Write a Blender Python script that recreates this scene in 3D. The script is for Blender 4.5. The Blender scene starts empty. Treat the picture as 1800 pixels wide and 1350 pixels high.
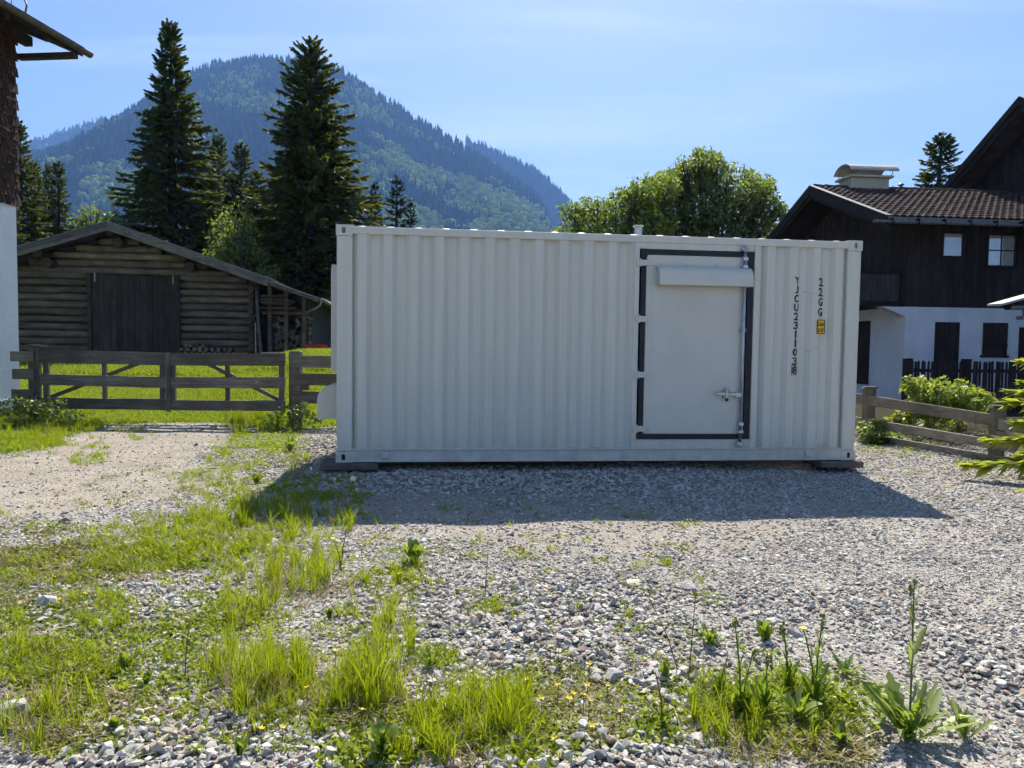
import bpy, bmesh, math, random
import numpy as np
from mathutils import Vector, Matrix, Euler

R = math.radians
scene = bpy.context.scene
col = scene.collection

# ------------------------------------------------------------------ camera
CAM_Z, FPX, PITCH, ROLL = 1.41, 1289.7, R(2.861), R(0.7485)
cam_data = bpy.data.cameras.new('camera')
cam_data.sensor_width = 36.0
cam_data.lens = 36.0 * FPX / 1800.0
cam_data.clip_start = 0.05
cam_data.clip_end = 20000.0
camera = bpy.data.objects.new('camera', cam_data)
col.objects.link(camera)
camera.matrix_world = Matrix.Translation((0, 0, CAM_Z)) @ Matrix.Rotation(R(90) - PITCH, 4, 'X') @ Matrix.Rotation(ROLL, 4, 'Z')
scene.camera = camera

# ------------------------------------------------------------------ sky and sun
SUN_DIR = Vector((0.075, 0.66, 0.735)).normalized()      # towards the sun
SUN_EL = math.asin(SUN_DIR.z)
SUN_AZ = math.atan2(SUN_DIR.x, SUN_DIR.y)                 # from +Y towards +X
world = bpy.data.worlds.new('World')
scene.world = world
world.use_nodes = True
wn, wl = world.node_tree.nodes, world.node_tree.links
wn.clear()
w_out = wn.new('ShaderNodeOutputWorld')
w_bg = wn.new('ShaderNodeBackground')
w_bg.inputs['Strength'].default_value = 0.072
sky = wn.new('ShaderNodeTexSky')
sky.sky_type = 'NISHITA'
sky.sun_disc = False
sky.sun_elevation = SUN_EL
sky.sun_rotation = SUN_AZ
sky.altitude = 700
sky.air_density = 1.0
sky.dust_density = 1.1
sky.ozone_density = 4.0
# thin cirrus: streaks on a flat layer far above, all over the sky
tc = wn.new('ShaderNodeTexCoord')
sep = wn.new('ShaderNodeSeparateXYZ')
wl.new(tc.outputs['Generated'], sep.inputs[0])
mz = wn.new('ShaderNodeMath'); mz.operation = 'MAXIMUM'; mz.inputs[1].default_value = 0.06
wl.new(sep.outputs['Z'], mz.inputs[0])
dx = wn.new('ShaderNodeMath'); dx.operation = 'DIVIDE'
dy = wn.new('ShaderNodeMath'); dy.operation = 'DIVIDE'
wl.new(sep.outputs['X'], dx.inputs[0]); wl.new(mz.outputs[0], dx.inputs[1])
wl.new(sep.outputs['Y'], dy.inputs[0]); wl.new(mz.outputs[0], dy.inputs[1])
cmb = wn.new('ShaderNodeCombineXYZ')
wl.new(dx.outputs[0], cmb.inputs[0]); wl.new(dy.outputs[0], cmb.inputs[1])
mp = wn.new('ShaderNodeMapping')
mp.inputs['Rotation'].default_value = (0, 0, R(-68))
mp.inputs['Scale'].default_value = (0.45, 1.9, 1)
wl.new(cmb.outputs[0], mp.inputs[0])
n1 = wn.new('ShaderNodeTexNoise'); n1.inputs['Scale'].default_value = 1.1; n1.inputs['Detail'].default_value = 7; n1.inputs['Distortion'].default_value = 0.9
wl.new(mp.outputs[0], n1.inputs['Vector'])
n2 = wn.new('ShaderNodeTexNoise'); n2.inputs['Scale'].default_value = 0.5; n2.inputs['Detail'].default_value = 2
wl.new(cmb.outputs[0], n2.inputs['Vector'])
r1 = wn.new('ShaderNodeMapRange'); r1.inputs['From Min'].default_value = 0.46; r1.inputs['From Max'].default_value = 0.85
wl.new(n1.outputs['Fac'], r1.inputs['Value'])
r2 = wn.new('ShaderNodeMapRange'); r2.inputs['From Min'].default_value = 0.33; r2.inputs['From Max'].default_value = 0.70
wl.new(n2.outputs['Fac'], r2.inputs['Value'])
mm = wn.new('ShaderNodeMath'); mm.operation = 'MULTIPLY'
wl.new(r1.outputs[0], mm.inputs[0]); wl.new(r2.outputs[0], mm.inputs[1])
m3 = wn.new('ShaderNodeMath'); m3.operation = 'MULTIPLY'; m3.inputs[1].default_value = 0.8
wl.new(mm.outputs[0], m3.inputs[0])
mixc = wn.new('ShaderNodeMixRGB'); mixc.blend_type = 'MIX'
mixc.inputs['Color2'].default_value = (7.6, 8.3, 9.2, 1)
wl.new(m3.outputs[0], mixc.inputs['Fac'])
wl.new(sky.outputs[0], mixc.inputs['Color1'])
wl.new(mixc.outputs[0], w_bg.inputs['Color'])
wl.new(w_bg.outputs[0], w_out.inputs['Surface'])

sun_data = bpy.data.lights.new('sun', 'SUN')
sun_data.energy = 5.0
sun_data.angle = R(0.53)
sun_data.color = (1.0, 0.935, 0.82)
sun = bpy.data.objects.new('sun', sun_data)
col.objects.link(sun)
sun.rotation_euler = (-SUN_DIR).to_track_quat('-Z', 'Y').to_euler()

vs = scene.view_settings
vs.view_transform = 'Standard'
vs.look = 'None'
vs.gamma = 1.0
vs.use_curve_mapping = False
vs.exposure = 1.3
scene.render.engine = 'CYCLES'
cy = scene.cycles
cy.use_denoising = True
cy.max_bounces = 6
cy.use_adaptive_sampling = True
cy.adaptive_threshold = 0.03
cy.adaptive_min_samples = 12
cy.diffuse_bounces = 2
cy.glossy_bounces = 3
cy.transmission_bounces = 4
cy.transparent_max_bounces = 8
cy.volume_bounces = 0
cy.caustics_reflective = False
cy.caustics_refractive = False
cy.sample_clamp_indirect = 6.0

# ------------------------------------------------------------------ helpers
_fw = Vector((0, math.cos(PITCH), -math.sin(PITCH)))
_up0 = Vector((0, math.sin(PITCH), math.cos(PITCH)))
_rt0 = Vector((1, 0, 0))
_rt = _rt0 * math.cos(ROLL) + _up0 * math.sin(ROLL)
_up = _up0 * math.cos(ROLL) - _rt0 * math.sin(ROLL)
CAMP = Vector((0, 0, CAM_Z))

def ray(px, py):
    return _fw + _rt * ((px - 900) / FPX) - _up * ((py - 675) / FPX)

def at(px, py, Y):
    """the point at world distance Y in front, seen in that direction"""
    d = ray(px, py)
    return CAMP + d * (Y / d.y)

class Noise2:
    def __init__(self, seed, n=256):
        self.g = np.random.RandomState(seed).rand(n, n); self.n = n
    def __call__(self, x, y):
        x = np.asarray(x, float); y = np.asarray(y, float)
        xi = np.floor(x).astype(int); yi = np.floor(y).astype(int)
        fx = x - xi; fy = y - yi
        fx = fx * fx * (3 - 2 * fx); fy = fy * fy * (3 - 2 * fy)
        n = self.n; g = self.g
        a = g[xi % n, yi % n]; b = g[(xi + 1) % n, yi % n]; c = g[xi % n, (yi + 1) % n]; d = g[(xi + 1) % n, (yi + 1) % n]
        return (a * (1 - fx) + b * fx) * (1 - fy) + (c * (1 - fx) + d * fx) * fy
    def fbm(self, x, y, o=4):
        s = 0; a = 0.5; f = 1.0
        for k in range(o):
            s = s + a * self(np.asarray(x) * f + 17.3 * k, np.asarray(y) * f + 5.1 * k); a *= 0.5; f *= 2.03
        return s / (1 - 0.5 ** o)

NZ = Noise2(3); NZ2 = Noise2(11)

def sst(a, b, x):
    t = np.clip((np.asarray(x, float) - a) / (b - a), 0, 1)
    return t * t * (3 - 2 * t)

def gz(x, y):
    """height of the ground"""
    x = np.asarray(x, float); y = np.asarray(y, float)
    near = np.exp(-((x / 30.0) ** 2 + (y / 40.0) ** 2))
    z = near * (0.07 * (NZ.fbm(x * 0.55 + 40, y * 0.55 + 40, 3) - 0.5) + 0.025 * (NZ2(x * 2.7 + 60, y * 2.7 + 60) - 0.5))
    z = z + (0.80 + 0.36 * sst(-8.4, -6.6, x)) * sst(13.3, 25.0, y) * (1 - sst(-3.0, 4.0, x)) * (1 - sst(60, 200, y)) * (1 - sst(-120, -60, -x) * 0)
    return z

def G(px, py):
    """the ground point seen in that direction"""
    d = ray(px, py)
    z = 0.0
    for _ in range(12):
        t = (z - CAM_Z) / d.z if d.z < -1e-4 else 60.0
        p = CAMP + d * t
        z = 0.6 * z + 0.4 * float(gz(p.x, p.y))
    return Vector((p.x, p.y, float(gz(p.x, p.y))))

def tag(o, label=None, cat=None, group=None, kind=None):
    if label: o['label'] = label
    if cat: o['category'] = cat
    if group: o['group'] = group
    if kind: o['kind'] = kind
    return o

def empty(name, loc=(0, 0, 0), rz=0.0, label=None, cat=None, group=None):
    o = bpy.data.objects.new(name, None)
    o.empty_display_size = 0.2
    o.location = loc; o.rotation_euler = (0, 0, rz)
    col.objects.link(o)
    return tag(o, label, cat, group)

def link(name, me, parent=None, loc=None, rot=None, scl=None):
    o = bpy.data.objects.new(name, me)
    col.objects.link(o)
    if parent is not None: o.parent = parent
    if loc is not None: o.location = loc
    if rot is not None: o.rotation_euler = rot
    if scl is not None: o.scale = scl if hasattr(scl, '__len__') else (scl,) * 3
    return o

class MB:
    def __init__(self): self.v = []; self.f = []
    def add(self, vs, fs):
        b = len(self.v); self.v += [tuple(p) for p in vs]; self.f += [tuple(i + b for i in f) for f in fs]; return self
    def box(self, x0, x1, y0, y1, z0, z1, M=None):
        vs = [Vector((x, y, z)) for z in (z0, z1) for y in (y0, y1) for x in (x0, x1)]
        if M is not None: vs = [M @ p for p in vs]
        return self.add(vs, [(0, 2, 3, 1), (4, 5, 7, 6), (0, 1, 5, 4), (2, 6, 7, 3), (0, 4, 6, 2), (1, 3, 7, 5)])
    def bar(self, a, b, w, h, up=(0, 0, 1)):
        """a beam from a to b, w wide and h high"""
        a = Vector(a); b = Vector(b); d = (b - a).normalized(); u = Vector(up)
        s = d.cross(u)
        if s.length < 1e-5: s = d.cross(Vector((1, 0, 0)))
        s.normalize(); u = s.cross(d)
        vs = [p + s * (i * w / 2) + u * (j * h / 2) for p in (a, b) for j in (-1, 1) for i in (-1, 1)]
        return self.add(vs, [(0, 1, 3, 2), (4, 6, 7, 5), (0, 4, 5, 1), (2, 3, 7, 6), (0, 2, 6, 4), (1, 5, 7, 3)])
    def tube(self, pts, rad, n=8, cap=True, squash=None):
        pts = [Vector(p) for p in pts]
        if not hasattr(rad, '__len__'): rad = [rad] * len(pts)
        rings = []; base = []
        for i, p in enumerate(pts):
            d = (pts[min(i + 1, len(pts) - 1)] - pts[max(i - 1, 0)]).normalized()
            u = Vector((0, 0, 1)) if abs(d.z) < 0.9 else Vector((1, 0, 0))
            s = d.cross(u).normalized(); u = s.cross(d)
            ring = []
            for k in range(n):
                a = 2 * math.pi * k / n
                ring.append(len(base)); base.append(p + (s * math.cos(a) + u * math.sin(a)) * rad[i])
            rings.append(ring)
        fs = []
        for i in range(len(rings) - 1):
            for k in range(n):
                fs.append((rings[i][k], rings[i][(k + 1) % n], rings[i + 1][(k + 1) % n], rings[i + 1][k]))
        if cap:
            fs.append(tuple(reversed(rings[0]))); fs.append(tuple(rings[-1]))
        return self.add(base, fs)
    def prism(self, poly, y0, y1):
        """polygon of (x, z) pushed from y0 to y1"""
        n = len(poly)
        vs = [(x, y0, z) for x, z in poly] + [(x, y1, z) for x, z in poly]
        fs = [tuple(range(n)), tuple(range(2 * n - 1, n - 1, -1))] + [(i, i + n, (i + 1) % n + n, (i + 1) % n) for i in range(n)]
        return self.add(vs, fs)
    def mesh(self, name, mat=None, smooth=False, bevel=0.0):
        me = bpy.data.meshes.new(name)
        me.from_pydata([tuple(p) for p in self.v], [], self.f)
        bm = bmesh.new(); bm.from_mesh(me)
        bmesh.ops.recalc_face_normals(bm, faces=bm.faces)
        if bevel > 0:
            bmesh.ops.bevel(bm, geom=[e for e in bm.edges if len(e.link_faces) == 2 and e.calc_face_angle(0) > 0.6], offset=bevel, segments=1, affect='EDGES', clamp_overlap=True)
        bm.to_mesh(me); bm.free()
        if smooth:
            me.polygons.foreach_set('use_smooth', [True] * len(me.polygons))
        if mat: me.materials.append(mat)
        return me
    def build(self, name, mat, parent=None, smooth=False, bevel=0.0):
        return link(name, self.mesh(name, mat, smooth, bevel), parent)

def np_mesh(name, V, F, mat=None, smooth=False):
    V = np.asarray(V, np.float32); F = np.asarray(F, np.int32)
    me = bpy.data.meshes.new(name)
    k = F.shape[1]
    me.vertices.add(len(V)); me.vertices.foreach_set('co', V.ravel())
    me.loops.add(F.size); me.loops.foreach_set('vertex_index', F.ravel())
    me.polygons.add(len(F))
    me.polygons.foreach_set('loop_start', np.arange(0, F.size, k, dtype=np.int32))
    me.polygons.foreach_set('loop_total', np.full(len(F), k, np.int32))
    if smooth: me.polygons.foreach_set('use_smooth', np.ones(len(F), bool))
    me.update(calc_edges=True); me.validate()
    if mat: me.materials.append(mat)
    return me

# ------------------------------------------------------------------ materials
class NT:
    def __init__(self, name):
        self.m = bpy.data.materials.new(name); self.m.use_nodes = True
        self.t = self.m.node_tree; self.t.nodes.clear()
        self.out = self.n('ShaderNodeOutputMaterial')
    def n(self, k, **kw):
        nd = self.t.nodes.new(k)
        for a, b in kw.items():
            if a.startswith('i_'): nd.inputs[a[2:].replace('_', ' ')].default_value = b
            else: setattr(nd, a, b)
        return nd
    def l(self, a, b): self.t.links.new(a, b)
    def coord(self, scale=(1, 1, 1), space='Object', jitter=True):
        tcn = self.n('ShaderNodeTexCoord'); mpn = self.n('ShaderNodeMapping')
        mpn.inputs['Scale'].default_value = scale
        src = tcn.outputs[space]
        if jitter:
            oi = self.n('ShaderNodeObjectInfo'); ad = self.n('ShaderNodeVectorMath', operation='ADD')
            ml = self.n('ShaderNodeMath', operation='MULTIPLY'); ml.inputs[1].default_value = 37.0
            self.l(oi.outputs['Random'], ml.inputs[0]); self.l(src, ad.inputs[0]); self.l(ml.outputs[0], ad.inputs[1]); src = ad.outputs[0]
        self.l(src, mpn.inputs[0]); return mpn.outputs[0]
    def noise(self, vec, scale, detail=4, rough=0.55, dist=0.0):
        nd = self.n('ShaderNodeTexNoise'); nd.inputs['Scale'].default_value = scale; nd.inputs['Detail'].default_value = detail
        nd.inputs['Roughness'].default_value = rough; nd.inputs['Distortion'].default_value = dist
        if vec is not None: self.l(vec, nd.inputs['Vector'])
        return nd.outputs['Fac']
    def ramp(self, fac, stops):
        r = self.n('ShaderNodeValToRGB'); e = r.color_ramp.elements
        while len(e) < len(stops): e.new(0.5)
        for i, (p, c) in enumerate(stops):
            e[i].position = p; e[i].color = (c[0], c[1], c[2], 1) if hasattr(c, '__len__') else (c, c, c, 1)
        self.l(fac, r.inputs[0]); return r.outputs['Color']
    def mix(self, fac, a, b, mode='MIX'):
        m = self.n('ShaderNodeMixRGB', blend_type=mode)
        for i, v in enumerate((fac, a, b)):
            s = m.inputs[i]
            if hasattr(v, 'is_linked'): self.l(v, s)
            elif hasattr(v, '__len__'): s.default_value = (v[0], v[1], v[2], 1)
            else: s.default_value = v if i == 0 else (v, v, v, 1)
        return m.outputs[0]
    def bump(self, h, strength=0.4, dist=0.02):
        b = self.n('ShaderNodeBump'); b.inputs['Strength'].default_value = strength; b.inputs['Distance'].default_value = dist
        self.l(h, b.inputs['Height']); return b.outputs[0]
    def pbr(self, color, rough=0.8, normal=None, metal=0.0, spec=0.3):
        p = self.n('ShaderNodeBsdfPrincipled')
        p.inputs['Metallic'].default_value = metal; p.inputs['Specular IOR Level'].default_value = spec
        if hasattr(color, '__len__'): p.inputs['Base Color'].default_value = (color[0], color[1], color[2], 1)
        else: self.l(color, p.inputs['Base Color'])
        if isinstance(rough, (int, float)): p.inputs['Roughness'].default_value = rough
        else: self.l(rough, p.inputs['Roughness'])
        if normal is not None: self.l(normal, p.inputs['Normal'])
        self.l(p.outputs[0], self.out.inputs['Surface']); return self.m

def wood(name, dark, light, axis=0, scale=3.0, bump=0.5, rough=0.85):
    t = NT(name); s = [9.0, 9.0, 9.0]; s[axis] = 0.7
    v = t.coord(tuple(s)); f = t.noise(v, scale, 6, 0.65, 0.6)
    big = t.noise(t.coord((1.3, 1.3, 1.3)), 1.7, 3)
    c = t.ramp(f, [(0.28, dark), (0.72, light)])
    oi = t.n('ShaderNodeObjectInfo')
    tint = t.ramp(oi.outputs['Random'], [(0.0, 0.72), (1.0, 1.2)])
    c = t.mix(1.0, c, tint, 'MULTIPLY')
    c = t.mix(1.0, c, t.ramp(big, [(0.3, 0.62), (0.7, 1.15)]), 'MULTIPLY')
    return t.pbr(c, rough, t.bump(f, bump, 0.012), spec=0.2)

def plain(name, c1, c2, scale=6.0, rough=0.7, bump=0.2, metal=0.0, spec=0.3, bscale=None, bd=0.01):
    t = NT(name); v = t.coord()
    f = t.noise(v, scale, 5)
    h = t.noise(v, bscale or scale * 6, 4)
    return t.pbr(t.ramp(f, [(0.3, c1), (0.7, c2)]), rough, t.bump(h, bump, bd), metal, spec)

def leafy(name, c1, c2, trans, tfac=0.45, source='island', gloss=0.05, rough=0.5):
    """thin leaves: they reflect, and let light through"""
    t = NT(name)
    if source == 'island':
        g = t.n('ShaderNodeNewGeometry'); rnd = g.outputs['Random Per Island']
    else:
        g = t.n('ShaderNodeObjectInfo'); rnd = g.outputs['Random']
    v = t.n('ShaderNodeTexCoord').outputs['Object']
    patch = t.noise(v, 0.9 if source == 'island' else 3.0, 2)
    mixf = t.n('ShaderNodeMath', operation='MULTIPLY_ADD'); mixf.inputs[1].default_value = 0.55
    t.l(rnd, mixf.inputs[0])
    half = t.n('ShaderNodeMath', operation='MULTIPLY'); half.inputs[1].default_value = 0.5
    t.l(patch, half.inputs[0]); t.l(half.outputs[0], mixf.inputs[2])
    c = t.mix(mixf.outputs[0], c1, c2)
    tr = t.mix(0.5, c, trans)
    d = t.n('ShaderNodeBsdfDiffuse'); t.l(c, d.inputs['Color'])
    tl = t.n('ShaderNodeBsdfTranslucent'); t.l(tr, tl.inputs['Color'])
    m = t.n('ShaderNodeMixShader'); m.inputs[0].default_value = tfac
    t.l(d.outputs[0], m.inputs[1]); t.l(tl.outputs[0], m.inputs[2])
    g2 = t.n('ShaderNodeBsdfGlossy'); g2.inputs['Roughness'].default_value = rough
    m2 = t.n('ShaderNodeMixShader'); m2.inputs[0].default_value = gloss
    t.l(m.outputs[0], m2.inputs[1]); t.l(g2.outputs[0], m2.inputs[2])
    t.l(m2.outputs[0], t.out.inputs['Surface'])
    return t.m

# ------------------------------------------------------------------ scattering (stuff that nobody could count)
def scatter(name, protos, P, rot, scl, idx, label, cat, mats=None):
    """one object whose points carry copies of the small meshes in protos"""
    pc = bpy.data.collections.new(name + '_shapes')
    for i, me in enumerate(protos):
        pc.objects.link(bpy.data.objects.new('%s_shape_%02d' % (name, i), me))
    me = bpy.data.meshes.new(name)
    P = np.asarray(P, np.float32)
    me.vertices.add(len(P)); me.vertices.foreach_set('co', P.ravel())
    for nm, arr in (('rot', rot), ('scl', scl)):
        a = me.attributes.new(nm, 'FLOAT_VECTOR', 'POINT'); a.data.foreach_set('vector', np.asarray(arr, np.float32).ravel())
    a = me.attributes.new('pick', 'INT', 'POINT'); a.data.foreach_set('value', np.asarray(idx, np.int32))
    o = link(name, me)
    ng = bpy.data.node_groups.new(name + '_nodes', 'GeometryNodeTree')
    ng.interface.new_socket('Geometry', in_out='INPUT', socket_type='NodeSocketGeometry')
    ng.interface.new_socket('Geometry', in_out='OUTPUT', socket_type='NodeSocketGeometry')
    N, Lk = ng.nodes, ng.links
    gi = N.new('NodeGroupInput'); go = N.new('NodeGroupOutput')
    ci = N.new('GeometryNodeCollectionInfo'); ci.inputs['Collection'].default_value = pc
    ci.inputs['Separate Children'].default_value = True; ci.inputs['Reset Children'].default_value = True
    ip = N.new('GeometryNodeInstanceOnPoints'); ip.inputs['Pick Instance'].default_value = True
    def attr(nm, ty):
        q = N.new('GeometryNodeInputNamedAttribute'); q.data_type = ty; q.inputs['Name'].default_value = nm; return q.outputs['Attribute']
    e2r = N.new('FunctionNodeEulerToRotation')
    Lk.new(attr('rot', 'FLOAT_VECTOR'), e2r.inputs[0])
    Lk.new(gi.outputs[0], ip.inputs['Points']); Lk.new(ci.outputs[0], ip.inputs['Instance'])
    Lk.new(e2r.outputs[0], ip.inputs['Rotation']); Lk.new(attr('scl', 'FLOAT_VECTOR'), ip.inputs['Scale'])
    Lk.new(attr('pick', 'INT'), ip.inputs['Instance Index'])
    Lk.new(ip.outputs[0], go.inputs[0])
    md = o.modifiers.new('scatter', 'NODES'); md.node_group = ng
    tag(o, label, cat, kind='stuff')
    return o
# ------------------------------------------------------------------ the ground and its zones
def gpoly(pts): return np.array([[G(a, b).x, G(a, b).y] for a, b in pts])

def sdf(poly, x, y):
    """signed distance, positive inside"""
    x = np.asarray(x, float); y = np.asarray(y, float)
    d = np.full(x.shape, 1e9); ins = np.zeros(x.shape, bool)
    n = len(poly)
    for i in range(n):
        ax, ay = poly[i]; bx, by = poly[(i + 1) % n]
        ex, ey = bx - ax, by - ay
        t = np.clip(((x - ax) * ex + (y - ay) * ey) / (ex * ex + ey * ey + 1e-9), 0, 1)
        d = np.minimum(d, np.hypot(x - ax - t * ex, y - ay - t * ey))
        with np.errstate(divide='ignore', invalid='ignore'):
            c = ((ay > y) != (by > y)) & (x < (bx - ax) * (y - ay) / (by - ay + 1e-12) + ax)
        ins ^= c
    return np.where(ins, d, -d)

TRACK = gpoly([(165, 752), (405, 752), (400, 775), (345, 812), (420, 850), (330, 880), (210, 890), (60, 915), (-160, 960), (-260, 850), (0, 806), (110, 775)])
TRACK2 = gpoly([(165, 752), (405, 752), (500, 690), (560, 662), (590, 640), (520, 640), (420, 680), (330, 735)])
BAND = gpoly([(600, 868), (1000, 880), (1420, 905), (1480, 935), (1250, 975), (1000, 985), (790, 965), (660, 925)])
LVERGE = gpoly([(-200, 735), (190, 738), (175, 757), (100, 776), (20, 800), (-200, 830)])
RVERGE = gpoly([(395, 760), (430, 745), (590, 738), (592, 752), (500, 775), (400, 830), (330, 870), (300, 850), (370, 800)])
GARDEN = np.array([[5.25, 12.3], [6.05, 9.9], [6.9, 7.6], [9.0, 3.5], [60, 3.5], [60, 60], [4.5, 60]])

def nedge(x, y): return 0.5 * (NZ.fbm(np.asarray(x) * 1.3 + 20, np.asarray(y) * 1.3 + 20, 3) - 0.5) + 0.25 * (NZ2.fbm(np.asarray(x) * 5 + 9, np.asarray(y) * 5 + 9, 2) - 0.5)

def zone_sand(x, y):
    n = nedge(x, y)
    a = np.maximum(sst(-0.25, 0.25, sdf(TRACK, x, y) + n), 0.3 * sst(-0.3, 0.3, sdf(TRACK2, x, y) + n))
    b = 0.75 * sst(-0.35, 0.35, sdf(BAND, x, y) + 1.6 * n)
    return np.maximum(a, b)

def zone_grass(x, y):
    n = nedge(x, y)
    x = np.asarray(x, float); y = np.asarray(y, float)
    mead = sst(12.6, 13.2, y + n) * (1 - sst(-1.6, -0.8, x))
    left = sst(-0.2, 0.3, sdf(LVERGE, x, y) + n)
    far = sst(24, 30, y + n) * (1 - sst(0.5, 2.5, x))
    tr = np.maximum(sst(-0.2, 0.3, sdf(TRACK, x, y) + n), 0.5 * sst(-0.2, 0.3, sdf(TRACK2, x, y) + n * 1.5))
    g = np.maximum(np.maximum(mead, far), left) * (1 - 0.93 * tr)
    g = np.maximum(g, 0.6 * sst(-0.3, 0.4, sdf(RVERGE, x, y) + n))
    g = np.maximum(g, sst(-11.6, -12.4, x + n) * 0.9)
    g = g * (1 - sst(-0.1, 0.4, sdf(GARDEN, x, y) + 0.5 * n) * (1 - sst(40, 55, np.hypot(x, y))))
    g = np.maximum(g, sst(45, 60, np.hypot(x, y)))
    return np.clip(g, 0, 1)

def zone_dark(x, y):  # darker ground tone behind the low fence
    return sst(-0.1, 0.35, sdf(GARDEN, x, y) + 0.5 * nedge(x, y)) * (1 - sst(40, 55, np.hypot(x, y)))

def mat_ground():
    t = NT('ground'); v = t.n('ShaderNodeTexCoord').outputs['Object']
    at1 = t.n('ShaderNodeAttribute', attribute_name='sand'); at2 = t.n('ShaderNodeAttribute', attribute_name='grass')
    vor = t.n('ShaderNodeTexVoronoi'); vor.inputs['Scale'].default_value = 55; t.l(v, vor.inputs['Vector'])
    vor2 = t.n('ShaderNodeTexVoronoi'); vor2.inputs['Scale'].default_value = 130; t.l(v, vor2.inputs['Vector'])
    hsv = t.n('ShaderNodeSeparateColor'); t.l(vor.outputs['Color'], hsv.inputs[0])
    peb = t.ramp(hsv.outputs[0], [(0.0, (0.17, 0.155, 0.133)), (0.5, (0.28, 0.26, 0.23)), (1.0, (0.39, 0.37, 0.335))])
    fine = t.noise(v, 90, 2); mid = t.noise(v, 2.2, 2)
    sand = t.ramp(fine, [(0.3, (0.19, 0.16, 0.125)), (0.7, (0.335, 0.295, 0.24))])
    h2 = t.n('ShaderNodeSeparateColor'); t.l(vor2.outputs['Color'], h2.inputs[0])
    sand = t.mix(t.ramp(h2.outputs[1], [(0.72, 0.0), (0.86, 0.8)]), sand, (0.45, 0.43, 0.40))
    c = t.mix(at1.outputs['Fac'], peb, sand)
    c = t.mix(1.0, c, t.ramp(mid, [(0.3, 0.82), (0.7, 1.08)]), 'MULTIPLY')
    turf = t.ramp(t.noise(v, 6, 2), [(0.3, (0.055, 0.085, 0.015)), (0.7, (0.13, 0.19, 0.025))])
    gf = t.n('ShaderNodeMath', operation='MULTIPLY_ADD'); gf.inputs[1].default_value = 1.5
    t.l(at2.outputs['Fac'], gf.inputs[0])
    sub = t.n('ShaderNodeMath', operation='MULTIPLY'); sub.inputs[1].default_value = -0.45; t.l(t.noise(v, 9, 2), sub.inputs[0]); t.l(sub.outputs[0], gf.inputs[2]); gf.use_clamp = True
    c = t.mix(gf.outputs[0], c, turf)
    at3 = t.n('ShaderNodeAttribute', attribute_name='dark_ground')
    c = t.mix(at3.outputs['Fac'], c, t.ramp(fine, [(0.3, (0.022, 0.020, 0.012)), (0.7, (0.06, 0.055, 0.03))]))
    hh = t.mix(0.5, vor.outputs['Distance'], fine)
    b = t.n('ShaderNodeBump'); b.inputs['Strength'].default_value = 0.9; b.inputs['Distance'].default_value = 0.012; b.invert = True
    t.l(hh, b.inputs['Height'])
    return t.pbr(c, 0.95, b.outputs[0], spec=0.03)

def axis_lin(a, b, s): return list(np.arange(a, b + 1e-6, s))
gx = axis_lin(-13.5, 12, 0.15)
gx = [-3200, -2200, -1500, -800, -400, -200, -110, -70, -50, -38, -30, -24, -20, -17, -15] + gx + [13.5, 15, 17, 20, 24, 30, 38, 50, 70, 110, 200, 400, 800, 1500, 2200, 3200]
gy = [-3200, -1800, -700, -250, -90, -30, -10, -4, -2, -1] + axis_lin(0, 15, 0.15) + axis_lin(15.4, 32, 0.4) + [34, 37, 41, 46, 52, 60, 75, 95, 125, 160, 210, 300, 450, 700, 1200, 2000, 2600, 3200]
GX, GY = np.meshgrid(gx, gy)
GZ = gz(GX, GY)
nx, ny = len(gx), len(gy)
ii = np.arange(nx * ny).reshape(ny, nx)
F = np.stack([ii[:-1, :-1], ii[:-1, 1:], ii[1:, 1:], ii[1:, :-1]], -1).reshape(-1, 4)
gme = np_mesh('ground', np.stack([GX, GY, GZ], -1).reshape(-1, 3), F, mat_ground(), True)
for nm, fn in (('sand', zone_sand), ('grass', zone_grass), ('dark_ground', zone_dark)):
    a = gme.attributes.new(nm, 'FLOAT', 'POINT'); a.data.foreach_set('value', fn(GX, GY).astype(np.float32).ravel())
tag(link('ground', gme), kind='structure')

# ------------------------------------------------------------------ the container
def mat_container():
    t = NT('container_paint'); v = t.coord((1, 1, 1), jitter=False)
    big = t.noise(t.coord((6, 6, 0.25), jitter=False), 2.0, 4)
    spot = t.noise(v, 34, 5, 0.7)
    c = t.ramp(big, [(0.3, (0.575, 0.552, 0.465)), (0.7, (0.64, 0.618, 0.525))])
    c = t.mix(t.ramp(spot, [(0.66, 0.0), (0.78, 0.6)]), c, (0.33, 0.27, 0.20))
    strk = t.noise(t.coord((14, 14, 0.5), jitter=False), 2.0, 5, 0.7)
    c = t.mix(t.ramp(strk, [(0.60, 0.0), (0.80, 0.35)]), c, (0.42, 0.38, 0.30))
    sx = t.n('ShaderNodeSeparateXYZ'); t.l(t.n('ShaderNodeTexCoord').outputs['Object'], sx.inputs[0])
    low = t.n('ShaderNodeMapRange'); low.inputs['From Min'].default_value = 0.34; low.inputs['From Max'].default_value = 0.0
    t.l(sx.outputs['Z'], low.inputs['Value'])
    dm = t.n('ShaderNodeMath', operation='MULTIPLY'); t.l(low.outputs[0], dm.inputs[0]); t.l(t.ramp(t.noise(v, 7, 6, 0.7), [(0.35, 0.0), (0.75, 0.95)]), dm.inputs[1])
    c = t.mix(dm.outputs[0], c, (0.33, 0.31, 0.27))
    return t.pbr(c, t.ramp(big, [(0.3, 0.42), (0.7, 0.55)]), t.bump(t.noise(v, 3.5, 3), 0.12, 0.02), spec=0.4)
M_CON = mat_container()
M_DOOR = plain('door_paint', (0.54, 0.52, 0.445), (0.595, 0.575, 0.495), 3, 0.38, 0.04, spec=0.45)
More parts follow.
